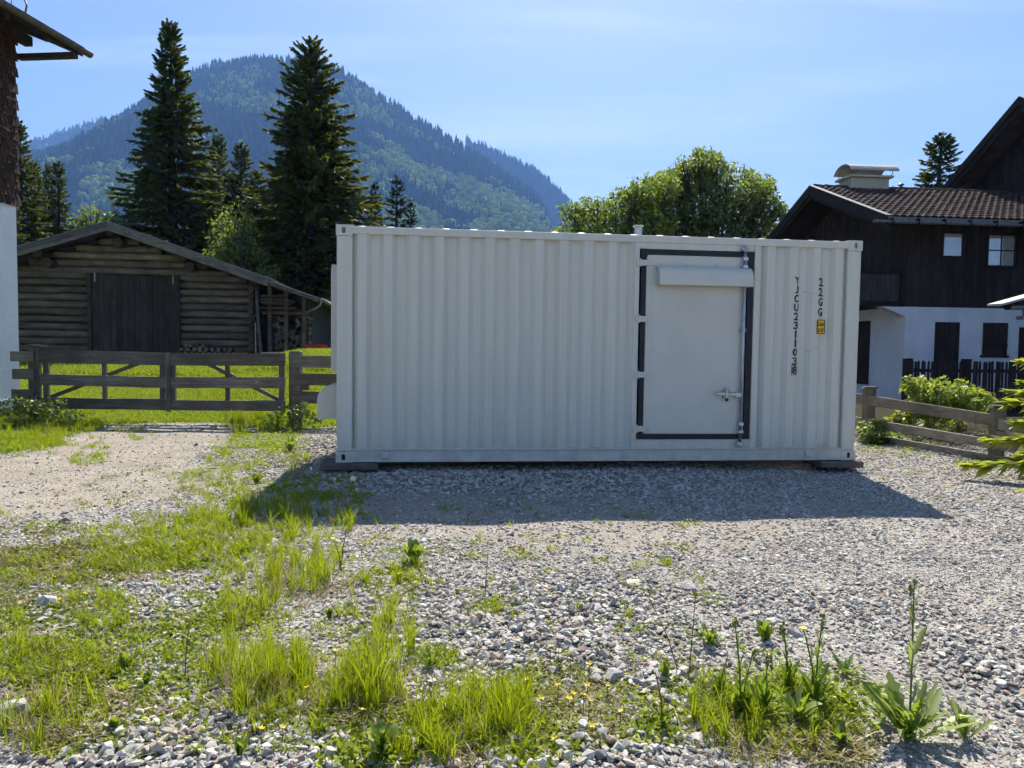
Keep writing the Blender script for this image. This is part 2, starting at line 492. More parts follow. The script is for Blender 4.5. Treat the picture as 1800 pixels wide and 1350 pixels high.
M_STEEL = plain('galvanised_steel', (0.34, 0.35, 0.36), (0.55, 0.56, 0.57), 14, 0.42, 0.1, metal=0.75)
M_BLACK = plain('black_rubber', (0.012, 0.013, 0.018), (0.022, 0.023, 0.03), 8, 0.55, 0.1)
M_HOLE = plain('dark_inside', (0.02, 0.02, 0.02), (0.05, 0.045, 0.04), 20, 0.9)
M_RUST = plain('rusty_casting', (0.20, 0.13, 0.08), (0.42, 0.37, 0.31), 16, 0.8, 0.3)
M_YEL = plain('yellow_plate', (0.80, 0.42, 0.01), (0.86, 0.48, 0.015), 5, 0.45, 0.02)
M_INK = plain('black_ink', (0.012, 0.012, 0.014), (0.02, 0.02, 0.022), 9, 0.5, 0.0)
M_SCUFF = plain('scuff_grey', (0.16, 0.16, 0.16), (0.38, 0.38, 0.37), 30, 0.7, 0.0)

CL, CW, CH = 6.058, 2.438, 2.591
con = empty('shipping_container', (-1.9227, 7.9912, 0.122), R(6.576), 'white corrugated steel shipping container with a side door, on the gravel', 'container')

PER, OUT, SLP = 0.2785, 0.092, 0.052
def corr(x, x0=0.0, deep=0.045):
    """depth of the corrugated sheet behind the flat plane at x"""
    u = (x - x0) % PER
    if u < OUT: return 0.0
    if u < OUT + SLP: return deep * (u - OUT) / SLP
    if u < PER - SLP: return deep
    return deep * (PER - u) / SLP

def breaks(a, b, x0=0.0):
    s = {a, b}
    k0 = int((a - x0) / PER) - 1
    for k in range(k0, int((b - x0) / PER) + 2):
        for o in (0, OUT, OUT + SLP, PER - SLP):
            q = x0 + k * PER + o
            if a + 1e-4 < q < b - 1e-4: s.add(q)
    return sorted(s)

FACE = 0.014
def sheet(name, a, b, z0, z1, x0, flip=None, parent=con):
    xs = breaks(a, b, x0); m = MB(); rows = []
    zs = [z0 + (z1 - z0) * i / 6 for i in range(7)]
    for z in zs: rows.append([(x, FACE + corr(x, x0), z) for x in xs])
    n = len(xs)
    vs = [p for r in rows for p in r]
    if flip: vs = [flip(Vector(p)) for p in vs]
    m.add(vs, [(j * n + i, j * n + i + 1, (j + 1) * n + i + 1, (j + 1) * n + i) for j in range(6) for i in range(n - 1)])
    return m.build(name, M_CON, parent)

X0L, X0R = 0.235, 4.90
sheet('corrugated_wall', 0.145, 3.315, 0.15, 2.50, X0L)
sheet('corrugated_wall', 4.815, 5.915, 0.15, 2.50, X0R)
sheet('corrugated_wall', 0.145, 5.915, 0.15, 2.50, 0.2, lambda p: Vector((p.x, CW - p.y, p.z)))
sheet('end_wall', 0.145, 2.30, 0.15, 2.50, 0.2, lambda p: Vector((p.y, p.x, p.z)))
sheet('end_wall', 0.145, 2.30, 0.15, 2.50, 0.2, lambda p: Vector((CL - p.y, p.x, p.z)))
# roof with cross ribs that stand a little above the side rail
m = MB(); xs = []; zs = []
k = 0.19
while k < CL - 0.22:
    for o, h in ((0, 0), (0.03, 0.010), (0.06, 0.014), (0.10, 0.014), (0.13, 0.010), (0.16, 0)):
        xs.append(k + o); zs.append(2.578 + h)
    k += 0.3055
n = len(xs)
m.add([(x, y, z - (0.024 if abs(y - 0.03) < 0.001 or abs(y - CW + 0.03) < 0.001 else 0)) for y in (0.03, 0.075, CW - 0.075, CW - 0.03) for x, z in zip(xs, zs)], [(j * n + i, j * n + i + 1, (j + 1) * n + i + 1, (j + 1) * n + i) for j in range(3) for i in range(n - 1)])
m.build('roof', M_CON, con, smooth=True)
for y0, y1 in ((0.0, 0.06), (CW - 0.06, CW)):
    r = MB(); r.box(0.165, CL - 0.165, y0, y1, 2.495, 2.577); r.build('top_rail', M_CON, con, bevel=0.006)
    r = MB(); r.box(0.165, CL - 0.165, y0 + 0.004, y1, 0.015, 0.135); r.box(0.165, CL - 0.165, y0 - 0.012, y1, 0.135, 0.152); r.box(0.165, CL - 0.165, y0 - 0.010, y1, 0.004, 0.016)
    b_ = r.build('bottom_rail', M_CON, con, bevel=0.003)
    if y0 == 0.0: rail_front = b_
for x0, x1 in ((0.0, 0.06), (CL - 0.06, CL)):
    r = MB(); r.box(x0, x1, 0.165, CW - 0.165, 2.495, 2.577); r.build('end_rail', M_CON, con, bevel=0.006)
    r = MB(); r.box(x0, x1, 0.165, CW - 0.165, 0.01, 0.15); r.build('end_rail', M_CON, con, bevel=0.006)
for ix in (0, 1):
    for iy in (0, 1):
        sx = 1 if ix == 0 else -1; sy = 1 if iy == 0 else -1
        ox = 0 if ix == 0 else CL; oy = 0 if iy == 0 else CW
        def bx(mb, a, b, c, d, z0, z1):
            X = sorted((ox + sx * a, ox + sx * b)); Y = sorted((oy + sy * c, oy + sy * d)); mb.box(X[0], X[1], Y[0], Y[1], z0, z1)
        p = MB(); bx(p, 0.008, 0.175, 0.006, 0.10, 0.118, CH - 0.118); bx(p, 0.008, 0.05, 0.10, 0.16, 0.118, CH - 0.118)
        p.build('corner_post', M_CON, con, bevel=0.008)
        for zc in (0, 1):
            z0, z1 = (0, 0.118) if zc == 0 else (CH - 0.118, CH)
            # casting with an oval hole in its front
            c = MB()
            W, hw, hh, cz = 0.178, 0.022, 0.036, (z0 + z1) / 2
            cxh = 0.082
            ov = [(cxh + hw * math.cos(q), cz + (hh - hw) * (1 if math.sin(q) > 0 else -1) + hw * math.sin(q)) for q in [2 * math.pi * (i + 0.5) / 16 for i in range(16)]]
            qd = []
            for i in range(16):
                q = 2 * math.pi * (i + 0.5) / 16; ca, sa = math.cos(q), math.sin(q)
                tx = (W - cxh if ca > 0 else cxh) / max(abs(ca), 1e-6); tz = ((z1 - z0) / 2) / max(abs(sa), 1e-6); tt = min(tx, tz)
                qd.append((cxh + ca * tt, cz + sa * tt))
            def tr(x, y, z): return (ox + sx * x, oy + sy * y, z)
            vs = [tr(a, 0, b) for a, b in ov] + [tr(a, 0, b) for a, b in qd] + [tr(a, 0.02, b) for a, b in ov]
            fs = [(i, (i + 1) % 16, 16 + (i + 1) % 16, 16 + i) for i in range(16)] + [(i, 32 + i, 32 + (i + 1) % 16, (i + 1) % 16) for i in range(16)]
            c.add(vs, fs)
            # corners of the front plate
            for cx_, cz_ in ((0, z0), (W, z0), (W, z1), (0, z1)):
                best = sorted(range(16), key=lambda i: (qd[i][0] - cx_) ** 2 + (qd[i][1] - cz_) ** 2)[:2]
                c.add([tr(qd[best[0]][0], 0, qd[best[0]][1]), tr(cx_, 0, cz_), tr(qd[best[1]][0], 0, qd[best[1]][1])], [(0, 1, 2)])
            c.add([tr(x, y, z) for z in (z0, z1) for y in (0, 0.162) for x in (0, W)], [(0, 2, 3, 1), (4, 5, 7, 6), (2, 6, 7, 3), (0, 4, 6, 2), (1, 3, 7, 5)])
            co = c.build('corner_casting', M_CON, con)
            h = MB(); X = sorted((ox + sx * 0.03, ox + sx * 0.14)); Y = sorted((oy + sy * 0.02, oy + sy * 0.03))
            h.box(X[0], X[1], Y[0], Y[1], z0 + 0.012, z1 - 0.012); h.build('casting_hole', M_RUST if zc else M_HOLE, co)
# lashing / earth tabs on the bottom rail
for x in (0.535, 5.47):
    r = MB(); r.box(x - 0.045, x + 0.045, -0.024, 0.004, 0.045, 0.118); r.build('rail_tab', M_CON, rail_front, bevel=0.006)
# door opening: posts and lintels round the door
fr = MB(); fr.box(3.315, 3.375, 0.0, 0.07, 0.152, 2.495); fr.build('door_post', M_CON, con, bevel=0.004)
fr = MB(); fr.box(4.74, 4.815, 0.0, 0.07, 0.152, 2.495); fr.build('door_post', M_CON, con, bevel=0.004)
fr = MB(); fr.box(3.375, 4.74, 0.012, 0.07, 0.152, 0.25); fr.build('door_sill', M_CON, con)
fr = MB(); fr.box(3.375, 4.74, 0.012, 0.07, 2.425, 2.495); fr.build('door_lintel', M_CON, con)
door = empty('door', (0, 0, 0)); door.parent = con
DX0, DX1, DZ0, DZ1 = 3.388, 4.725, 0.258, 2.418
p = MB(); p.box(DX0 + 0.067, DX1 - 0.075, 0.004, 0.06, DZ0 + 0.055, DZ1 - 0.057); p.build('door_panel', M_DOOR, door, bevel=0.006)
p = MB(); p.box(DX0 + 0.14, DX1 - 0.14, 0.0015, 0.006, DZ0 + 0.06, 2.0); p.build('door_skin', M_DOOR, door)
g = MB()
def stripx(a, b, z0, z1): g.box(a, b, -0.003, 0.06, z0, z1)
stripx(DX0 + 0.008, DX0 + 0.062, DZ0 + 0.054, DZ1 - 0.056); stripx(DX1 - 0.066, DX1 - 0.006, DZ0 + 0.054, DZ1 - 0.056)
stripx(DX0, DX1, DZ0, DZ0 + 0.054); stripx(DX0, DX1, DZ1 - 0.056, DZ1)
g.box(DX0 - 0.004, DX0 + 0.075, -0.006, 0.05, DZ1 - 0.085, DZ1 + 0.006); g.box(DX1 - 0.085, DX1 + 0.006, -0.006, 0.05, DZ1 - 0.10, DZ1 + 0.006)
g.build('door_seal', M_BLACK, door)
for z in (2.265, 1.63, 0.995, 0.375):
    h = MB(); h.box(3.340, 3.372, -0.018, 0.0, z - 0.042, z + 0.042); h.tube([(3.377, -0.014, z - 0.046), (3.377, -0.014, z + 0.046)], 0.013, 8)
    h.prism([(3.38, z - 0.034), (3.50, z - 0.030), (3.51, z), (3.50, z + 0.030), (3.38, z + 0.034)], -0.02, 0.003)
    ho = h.build('hinge', M_CON, door, bevel=0.003)
    for q in (3.42, 3.48):
        bt = MB(); bt.tube([(q, -0.028, z), (q, -0.019, z)], 0.009, 8); bt.build('bolt', M_STEEL, ho)
# rounded hood over the top of the door
hood = MB(); prof = [(0.0, 2.235)] + [(-0.125 * math.sin(a), 2.235 - 0.115 * (1 - math.cos(a))) for a in [R(12 * i) for i in range(1, 8)]] + [(-0.135, 2.07), (-0.135, 2.02), (-0.128, 2.012), (0.0, 2.012)]
nh = len(prof)
hood.add([(x, y + 0.003, z) for x in (3.575, 4.675) for y, z in prof], [(i, (i + 1) % nh, nh + (i + 1) % nh, nh + i) for i in range(nh)] + [tuple(range(nh)), tuple(range(2 * nh - 1, nh - 1, -1))])
hood.box(3.54, 4.66, -0.012, 0.002, 2.232, 2.244)
hd = hood.build('door_hood', M_DOOR, door)
for q in (3.62, 3.93, 4.28):
    bt = MB(); bt.tube([(q, -0.016, 2.248), (q, 0.002, 2.248)], 0.012, 8); bt.build('bolt', M_STEEL, hd)
# locking bar with its guides and handle
rod = MB(); rod.tube([(4.607, -0.034, 0.175), (4.607, -0.034, 2.47)], 0.0165, 12); rd = rod.build('locking_bar', M_STEEL, door, smooth=True)
for z, hh in ((2.29, 0.075), (1.52, 0.022), (0.39, 0.075)):
    b = MB(); b.box(4.572, 4.642, -0.020, 0.004, z - hh, z + hh); b.box(4.578, 4.636, -0.058, -0.018, z - hh * 0.85, z - hh * 0.35); b.box(4.578, 4.636, -0.058, -0.018, z + hh * 0.35, z + hh * 0.85)
    bo = b.build('bar_guide', M_STEEL, rd, bevel=0.003)
for z in (2.445, 0.205):
    b = MB(); b.box(4.566, 4.65, -0.050, 0.006, z - 0.018, z + 0.018); b.tube([(4.607, -0.055, z - 0.034), (4.607, -0.02, z + 0.034)], 0.02, 8); b.build('bar_keeper', M_STEEL, rd, bevel=0.003)
hn = MB(); hn.bar((4.60, -0.045, 0.775), (4.30, -0.045, 0.785), 0.014, 0.032); hn.box(4.53, 4.60, -0.055, -0.02, 0.745, 0.80); hn.build('bar_handle', M_STEEL, rd, bevel=0.003)
lk = MB(); lk.box(4.395, 4.45, -0.04, 0.003, 0.735, 0.83); lk.box(4.41, 4.435, -0.065, -0.03, 0.715, 0.855); lk.tube([(4.422, -0.06, 0.845), (4.45, -0.062, 0.83), (4.45, -0.062, 0.80)], 0.008, 6); lk.build('handle_catch', M_STEEL, rd, bevel=0.003)
lk = MB(); lk.box(4.41, 4.438, -0.075, -0.045, 0.70, 0.735); lk.build('padlock', M_BLACK, rd, bevel=0.004)
# lettering, laid on the corrugations
def lettering(body, cx, ztop, height, width, space, offset=0.02, follow=True, mat=M_INK, y=-0.0025, name='lettering'):
    cu = bpy.data.curves.new('text', 'FONT'); cu.body = body; cu.align_x = 'CENTER'; cu.space_line = space; cu.offset = offset; cu.resolution_u = 3
    o = bpy.data.objects.new('text', cu); col.objects.link(o)
    bpy.context.view_layer.update()
    me = bpy.data.meshes.new_from_object(o.evaluated_get(bpy.context.evaluated_depsgraph_get()))
    bpy.data.objects.remove(o)
    xs = [q.co.x for q in me.vertices]; zs = [q.co.y for q in me.vertices]
    sx = width / (max(xs) - min(xs)); sz = height / (max(zs) - min(zs)); mx = (max(xs) + min(xs)) / 2; tz = max(zs)
    for q in me.vertices: q.co = Vector((cx + (q.co.x - mx) * sx, 0, ztop + (q.co.y - tz) * sz))
    bm = bmesh.new(); bm.from_mesh(me)
    if follow:
        for bq in breaks(cx - 0.2, cx + 0.2, X0R):
            bmesh.ops.bisect_plane(bm, geom=bm.verts[:] + bm.edges[:] + bm.faces[:], plane_co=(bq, 0, 0), plane_no=(1, 0, 0))
        for q in bm.verts: q.co.y = FACE + corr(q.co.x, X0R) - 0.003
    else:
        for q in bm.verts: q.co.y = y
    for f in bm.faces:
        f.normal_update()
        if f.normal.y > 0: f.normal_flip()
    bm.to_mesh(me); bm.free(); me.materials.clear(); me.materials.append(mat)
    return link(name, me, con)
NUM_X, TYPE_X = 5.275, 5.575
def column(chars, cx, ztop, pitch, h, w):
    bm = bmesh.new()
    for i, ch in enumerate(chars):
        o = lettering(ch, cx, ztop - i * pitch, h, w * (0.42 if ch == '1' else 0.8 if ch == 'J' else 1.0), 1, 0.03)
        bm.from_mesh(o.data); bpy.data.objects.remove(o)
    me = bpy.data.meshes.new('lettering'); bm.to_mesh(me); bm.free(); me.materials.append(M_INK); return link('lettering', me, con)
column('YJCU2311038', NUM_X, 2.155, 0.1045, 0.091, 0.074)
column('22GG', TYPE_X, 2.15, 0.1165, 0.100, 0.080)
def outline(cx, z0, z1, w, th, name, mat):
    q = MB()
    for a, b, c, d in ((cx - w, cx + w, z0, z0 + th), (cx - w, cx + w, z1 - th, z1), (cx - w, cx - w + th, z0 + th, z1 - th), (cx + w - th, cx + w, z0 + th, z1 - th)):
        xs = breaks(a, b, X0R)
        for i in range(len(xs) - 1):
            u, v_ = xs[i], xs[i + 1]
            q.add([(u, FACE + corr(u, X0R) - 0.003, c), (v_, FACE + corr(v_, X0R) - 0.003, c), (v_, FACE + corr(v_, X0R) - 0.003, d), (u, FACE + corr(u, X0R) - 0.003, d)], [(0, 1, 2, 3)])
    return q.build(name, mat, con)
outline(NUM_X, 1.006, 1.124, 0.044, 0.007, 'check_digit_box', M_INK)
pl = MB(); pl.box(5.525, 5.625, 0.004, 0.012, 1.49, 1.66); plate = pl.build('height_plate', M_YEL, con, bevel=0.003)
q = MB()
for a, b, c, d in ((5.527, 5.623, 1.492, 1.500), (5.527, 5.623, 1.650, 1.658), (5.527, 5.535, 1.5, 1.65), (5.615, 5.623, 1.5, 1.65)): q.box(a, b, 0.002, 0.005, c, d)
q.build('plate_border', M_INK, plate)
lettering('2.6m', 5.575, 1.635, 0.054, 0.078, 1, 0.03, False, M_INK, 0.0015, 'plate_lettering').parent = plate
lettering('8\' 6"', 5.575, 1.56, 0.050, 0.066, 1, 0.03, False, M_INK, 0.0015, 'plate_lettering').parent = plate
rs = random.Random(5)
for (sx0, sz0, n_, dxs, dzs) in ((5.36, 1.975, 7, 0.028, -0.004), (5.38, 1.255, 7, 0.024, 0.012)):
    s_ = MB()
    for i in range(n_):
        a = sx0 + dxs * i; w_ = rs.uniform(0.01, 0.024); z_ = sz0 + dzs * i + rs.uniform(-0.008, 0.008)
        s_.add([(x, FACE + corr(x, X0R) - 0.0025, z) for x, z in ((a, z_), (a + w_, z_ + rs.uniform(-0.004, 0.006)), (a + w_ * 0.7, z_ + rs.uniform(0.004, 0.016)), (a + 0.003, z_ + 0.007))], [(0, 1, 2, 3)])
    s_.build('scuff_mark', M_SCUFF, con)
# units on the far left end: a flat cabinet door and a round-topped hood
u = MB(); u.box(-0.085, 0.0, 0.30, 1.25, 0.98, 2.19); un = u.build('end_cabinet', M_DOOR, con, bevel=0.006)
u = MB(); u.box(-0.094, -0.086, 0.34, 1.21, 1.02, 2.15); u.build('cabinet_door', M_DOOR, un)
u = MB(); rr = 0.17
pr = [(0.0, 0.46), (-0.235, 0.46), (-0.235, 0.84 - rr)] + [(-0.235 + rr - rr * math.cos(a), 0.84 - rr + rr * math.sin(a)) for a in [R(15 * i) for i in range(1, 7)]] + [(0.0, 0.84)]
u.prism(pr, 0.25, 0.85); u.build('vent_hood', M_DOOR, con, bevel=0.004)
u = MB(); u.box(3.69, 3.78, 1.3, 1.38, 2.58, 2.895); u.box(3.675, 3.795, 1.285, 1.395, 2.896, 2.91); u.build('roof_conduit', M_STEEL, con, bevel=0.004)
# blocks under the corners
M_BLOCK = plain('concrete_block', (0.075, 0.06, 0.05), (0.16, 0.135, 0.115), 9, 0.95, 0.6)
bl = MB(); bl.box(-0.16, 0.46, -0.06, 0.38, -0.045, 0.032, Matrix.Rotation(R(2), 4, 'Z'))
cm = con.matrix_basis.copy()
def placed(o, M): o.matrix_basis = M; return o
o = bl.build('support_slab', M_BLOCK, bevel=0.012); o.matrix_basis = Matrix.Translation((-1.9227, 7.9912, 0.085)) @ Matrix.Rotation(R(6.576), 4, 'Z'); tag(o, 'flat brown paving slab under the corner of the container next to the gate', 'slab', 'slabs under the container')
bl = MB(); bl.box(CL - 0.46, CL + 0.07, -0.04, 0.36, -0.045, 0.032, Matrix.Rotation(R(-0.4), 4, 'Z'))
o = bl.build('support_slab', M_BLOCK, bevel=0.012); o.matrix_basis = Matrix.Translation((-1.9227, 7.9912, 0.085)) @ Matrix.Rotation(R(6.576), 4, 'Z'); tag(o, 'flat grey slab under the container corner beside the lettering', 'slab', 'slabs under the container')
M_PLAS = plain('black_plastic', (0.015, 0.016, 0.02), (0.05, 0.052, 0.06), 4, 0.35, 0.5, bscale=9)
sh = MB(); rs = random.Random(8)
nn = 7
sh.add([(6.06 + 0.05 * math.sin(i * 1.1) * (j / 5) + 0.11 * (1 - j / 5) ** 1.5 + rs.uniform(-.012, .012), 0.15 + i * 0.09, 0.02 + j * 0.078) for j in range(6) for i in range(nn)], [(j * nn + i, j * nn + i + 1, (j + 1) * nn + i + 1, (j + 1) * nn + i) for j in range(5) for i in range(nn - 1)])
o = sh.build('plastic_sheet', M_PLAS, smooth=True); o.matrix_basis = Matrix.Translation((-1.9227, 7.9912, 0.03)) @ Matrix.Rotation(R(6.576), 4, 'Z'); tag(o, 'crumpled black plastic sheet leaning at the far end of the container', 'sheet')
md = o.modifiers.new('thickness', 'SOLIDIFY'); md.thickness = 0.006
# ------------------------------------------------------------------ log barn behind the gate
M_LOG = wood('weathered_log', (0.070, 0.056, 0.040), (0.195, 0.165, 0.122), 0, 2.2, 0.7)
M_LOGU = wood('paler_log', (0.125, 0.10, 0.066), (0.29, 0.245, 0.17), 0, 2.2, 0.6)
M_END = wood('log_end', (0.040, 0.032, 0.023), (0.095, 0.08, 0.06), 1, 2.5, 0.6)
M_PLANKD = wood('dark_plank', (0.026, 0.022, 0.018), (0.070, 0.060, 0.048), 2, 2.5, 0.5)
M_BOARD = wood('grey_board', (0.085, 0.080, 0.072), (0.19, 0.18, 0.165), 0, 2.4, 0.6)
M_POSTW = wood('grey_post', (0.075, 0.068, 0.058), (0.17, 0.155, 0.135), 2, 2.4, 0.6)
M_METAL = plain('roof_sheet', (0.26, 0.27, 0.28), (0.42, 0.43, 0.44), 5, 0.45, 0.15, metal=0.5)
rng = random.Random(21)

def log_mesh(x0, x1, r, y, z, n=9, seg=5, wob=0.012):
    m = MB()
    pts = [(x0 + (x1 - x0) * i / seg, y + rng.uniform(-wob, wob), z + rng.uniform(-wob, wob)) for i in range(seg + 1)]
    return m.tube(pts, [r * rng.uniform(0.93, 1.05) for _ in pts], n)

BARN_O = Vector((-13.9, 26.0, 0.80))
barn = empty('log_barn', BARN_O, R(8), 'weathered log barn with plank doors and a low gable roof behind the gate', 'barn')
for i in range(12):
    z = 0.10 + 0.248 * i
    if z > 2.86: break
    log_mesh(-5.2, -1.05, 0.122, 0.14, z).build('log', M_LOG, barn, smooth=True)
    log_mesh(2.02, 4.75, 0.122, 0.14, z).build('log', M_LOG, barn, smooth=True)
for i in range(12):
    z = 0.22 + 0.248 * i
    if z > 2.9: break
    m = MB(); m.tube([(4.52 + rng.uniform(-.03, .03), -0.22 - rng.uniform(0, .1), z), (4.52, 0.5, z)], [0.115, 0.12], 10); m.build('cross_log_end', M_END, barn, smooth=False)
SL = 0.325; RZ = 4.50
zz = 3.0
k = 0
while zz < 4.1:
    hw = min((RZ - 0.30 - zz) / SL, 5.2)
    log_mesh(-hw, min(hw, 4.75), 0.122, 0.12, zz, seg=7).build('log', M_LOGU if k in (1, 2, 3) else M_LOG, barn, smooth=True)
    zz += 0.248; k += 1
# posts of the door opening and the planks of the two door leaves
for a, b in ((-1.05, -0.92), (1.90, 2.03)):
    m = MB(); m.box(a, b, -0.03, 0.22, -0.1, 2.90); m.build('door_post', M_PLANKD, barn, bevel=0.01)
for leaf, (a, b) in enumerate(((-0.915, 0.485), (0.495, 1.895))):
    dl = empty('barn_door'); dl.parent = barn
    n = 7; w = (b - a) / n
    for i in range(n):
        m = MB(); dy = rng.uniform(-0.012, 0.012); m.box(a + i * w + 0.004, a + (i + 1) * w - 0.004, 0.06 + dy, 0.10 + dy, -0.05, 2.86 + rng.uniform(-.02, .02)); m.build('plank', M_PLANKD, dl)
    for z in (0.5, 2.3):
        m = MB(); m.box(a + 0.05, b - 0.05, 0.102 + 0.012, 0.14, z - 0.08, z + 0.08); m.build('batten', M_PLANKD, dl)
    m = MB(); q = a + 0.10 if leaf == 0 else b - 0.10; m.box(q - 0.015, q + 0.015, 0.035, 0.047, 2.62, 2.93); m.build('door_hanger', M_METAL, dl)
# dark sheets added behind the logs so that the gaps stay dark, side and back walls
m = MB(); m.box(-5.2, 4.6, 0.27, 0.32, -0.2, 2.95); m.build('dark_backing', M_PLANKD, barn)
m = MB(); m.prism([(-5.1, 2.951), (4.6, 2.951), (3.9, 3.25), (0, 4.22), (-3.9, 3.25)], 0.25, 0.30); m.build('gable_dark_backing', M_PLANKD, barn)
for i in range(12):
    z = 0.22 + 0.248 * i
    if z > 2.9: break
    for x in (-5.05, 4.52):
        m = MB(); m.tube([(x, 0.5, z), (x, 9.0, z)], 0.12, 8); m.build('side_log', M_LOG, barn, smooth=True)
m = MB(); m.box(-5.1, 4.6, 9.0, 9.2, -0.2, 3.0); m.prism([(-5.1, 3.0), (4.6, 3.0), (0, 4.22)], 9.0, 9.2); m.build('back_wall', M_PLANKD, barn)
# purlins reaching out under the roof, each with a bracket log below
for x in (0.0, -2.3, 2.35, -4.5, 4.35):
    z = RZ - 0.30 - abs(x) * SL
    m = MB(); m.tube([(x, -0.75, z), (x, 9.2, z)], 0.14, 10); m.build('purlin', M_END, barn)
    if abs(x) < 3:
        m = MB(); m.tube([(x + 0.12, -0.42, z - 0.27), (x + 0.12, 0.3, z - 0.27)], 0.17, 10); m.build('bracket_log', M_END, barn)
# roof
def slope_slab(name, xa, xb, y0, y1, th, mat, lift=0.0, parent=barn):
    m = MB(); za, zb = RZ - abs(xa) * SL + lift, RZ - abs(xb) * SL + lift
    m.prism([(xa, za), (xb, zb), (xb, zb - th), (xa, za - th)], y0, y1)
    return m.build(name, mat, parent)
for s, xe in ((-1, -6.0), (1, 5.30)):
    ro = slope_slab('roof_slope', 0.0, xe, -0.93, 9.4, 0.07, M_BOARD)
    slope_slab('roof_sheet', s * 0.03, xe + s * 0.06, -1.00, 9.45, 0.012, M_METAL, 0.03, ro)
    bb = MB(); z0 = RZ + 0.005; bb.prism([(0.0, z0), (xe, z0 - abs(xe) * SL), (xe, z0 - abs(xe) * SL - 0.14), (0, z0 - 0.14)], -0.985, -0.945); bb.build('bargeboard', M_BOARD, ro)
    bb = MB(); z0 = RZ - 0.125; bb.prism([(0.0, z0), (xe * 0.985, z0 - abs(xe * 0.985) * SL), (xe * 0.985, z0 - abs(xe * 0.985) * SL - 0.15), (0, z0 - 0.15)], -0.943, -0.90); bb.build('bargeboard', M_BOARD, ro)
# lean-to on the near-gate side
lift = -0.05
for j in range(4):
    slope_slab('lean_to_sheet', 5.20, 7.02, -0.9 + j * 2.6, -0.9 + j * 2.6 + 2.59, 0.02, M_METAL, lift)
for y in np.arange(-0.85, 9.5, 1.7):
    slope_slab('rafter', 4.7, 6.95, float(y), float(y) + 0.09, 0.13, M_LOG, lift - 0.021)
gut = MB(); zg = RZ - 7.05 * SL - 0.08
gut.tube([(7.08, -0.98, zg), (7.08, 9.5, zg)], 0.055, 10); gut.tube([(7.06, -0.8, zg - 0.02), (6.98, -0.7, zg - 0.20), (6.80, -0.55, zg - 0.30), (6.45, -0.3, zg - 0.42)], 0.035, 8)
gut.build('gutter', M_METAL, barn, smooth=True)
for x, y in ((5.15, -0.1), (5.72, -0.1), (6.35, -0.1), (6.35, 3.0), (6.35, 6.0)):
    m = MB(); m.box(x - 0.07, x + 0.07, y - 0.07, y + 0.07, -0.2, RZ - x * SL + lift - 0.15); m.build('lean_to_post', M_LOG, barn, bevel=0.01)
m = MB(); m.box(4.85, 6.5, -0.04, 0.04, 1.62, 1.74); m.build('lean_to_beam', M_LOG, barn, bevel=0.008)
m = MB(); m.box(4.7, 6.5, 0.75, 0.8, -0.2, 2.4); m.build('lean_to_dark_backing', M_PLANKD, barn)  # dark sheet added behind the stack to darken the lean-to
for k in range(46):
    m = MB(); y_ = 0.0 + k * 0.2; m.box(6.44, 6.47, y_ + 0.004, y_ + 0.196, -0.2, RZ - 6.45 * SL + lift - 0.16 + rng.uniform(-.05, 0)); m.build('light_block_plank', M_PLANKD, barn)  # boards added to shut out light from the right
for i in range(13):      # boards stored under the lean-to roof
    m = MB(); z = 1.80 + 0.038 * i; m.box(4.8 + rng.uniform(-.05, .1), 6.25 - 0.07 * i * 0.6 + rng.uniform(-.2, .05), -0.28 + rng.uniform(-.05, .05), 0.3, z, z + 0.026, Matrix.Rotation(R(rng.uniform(-1.2, 1.2)), 4, 'Y'))
    m.build('stored_board', M_LOG if i % 4 else M_END, barn)
M_FIRE = wood('firewood', (0.07, 0.06, 0.045), (0.24, 0.20, 0.145), 1, 2.0, 0.6)
m = MB()
for k in range(230):
    x = rng.uniform(5.25, 6.55); z = rng.uniform(0.0, 1.55); y = 0.05 + rng.uniform(-.06, .1); r = rng.uniform(0.035, 0.075)
    if z > 1.1 and 5.75 < x < 6.05: continue
    m.tube([(x, y, z), (x + rng.uniform(-.02, .02), y + 0.6, z)], [r, r], rng.choice((3, 4, 5, 6)))
fs = m.build('firewood_stack', M_FIRE, barn); fs['kind'] = 'stuff'
for k in range(6):
    m = MB(); a = (rng.uniform(5.3, 6.3), -0.1, rng.uniform(.2, .5)); m.tube([a, (a[0] + rng.uniform(-.5, .5), -0.2, a[2] + rng.uniform(.3, .9))], 0.018, 5); m.build('loose_stick', M_FIRE, barn)

def barn_world(x, y, z): return barn.matrix_basis @ Vector((x, y, z))
barn.matrix_basis = Matrix.Translation(BARN_O) @ Matrix.Rotation(R(8), 4, 'Z') @ Matrix.Diagonal((1, 1, 1.04, 1))
def along_barn(o, tagset):
    o.matrix_basis = barn.matrix_basis.copy(); tag(o, **tagset); return o
m = MB(); m.tube([(4.70, -0.30, 2.72), (4.83, -0.55, 1.5), (5.02, -0.95, -0.05)], [0.045, 0.055, 0.065], 8)
along_barn(m.build('leaning_pole', M_BOARD, smooth=True), dict(label='long grey pole leaning against the corner of the log barn', cat='pole'))
m = MB(); m.tube([(4.72, -0.5, 1.30), (4.78, -0.7, 0.02)], 0.016, 6)
M_PALE = plain('pale_stick', (0.35, 0.34, 0.32), (0.5, 0.49, 0.46), 8, 0.7)
along_barn(m.build('thin_stick', M_PALE), dict(label='thin pale stick standing beside the leaning pole at the barn', cat='stick'))
logs = []
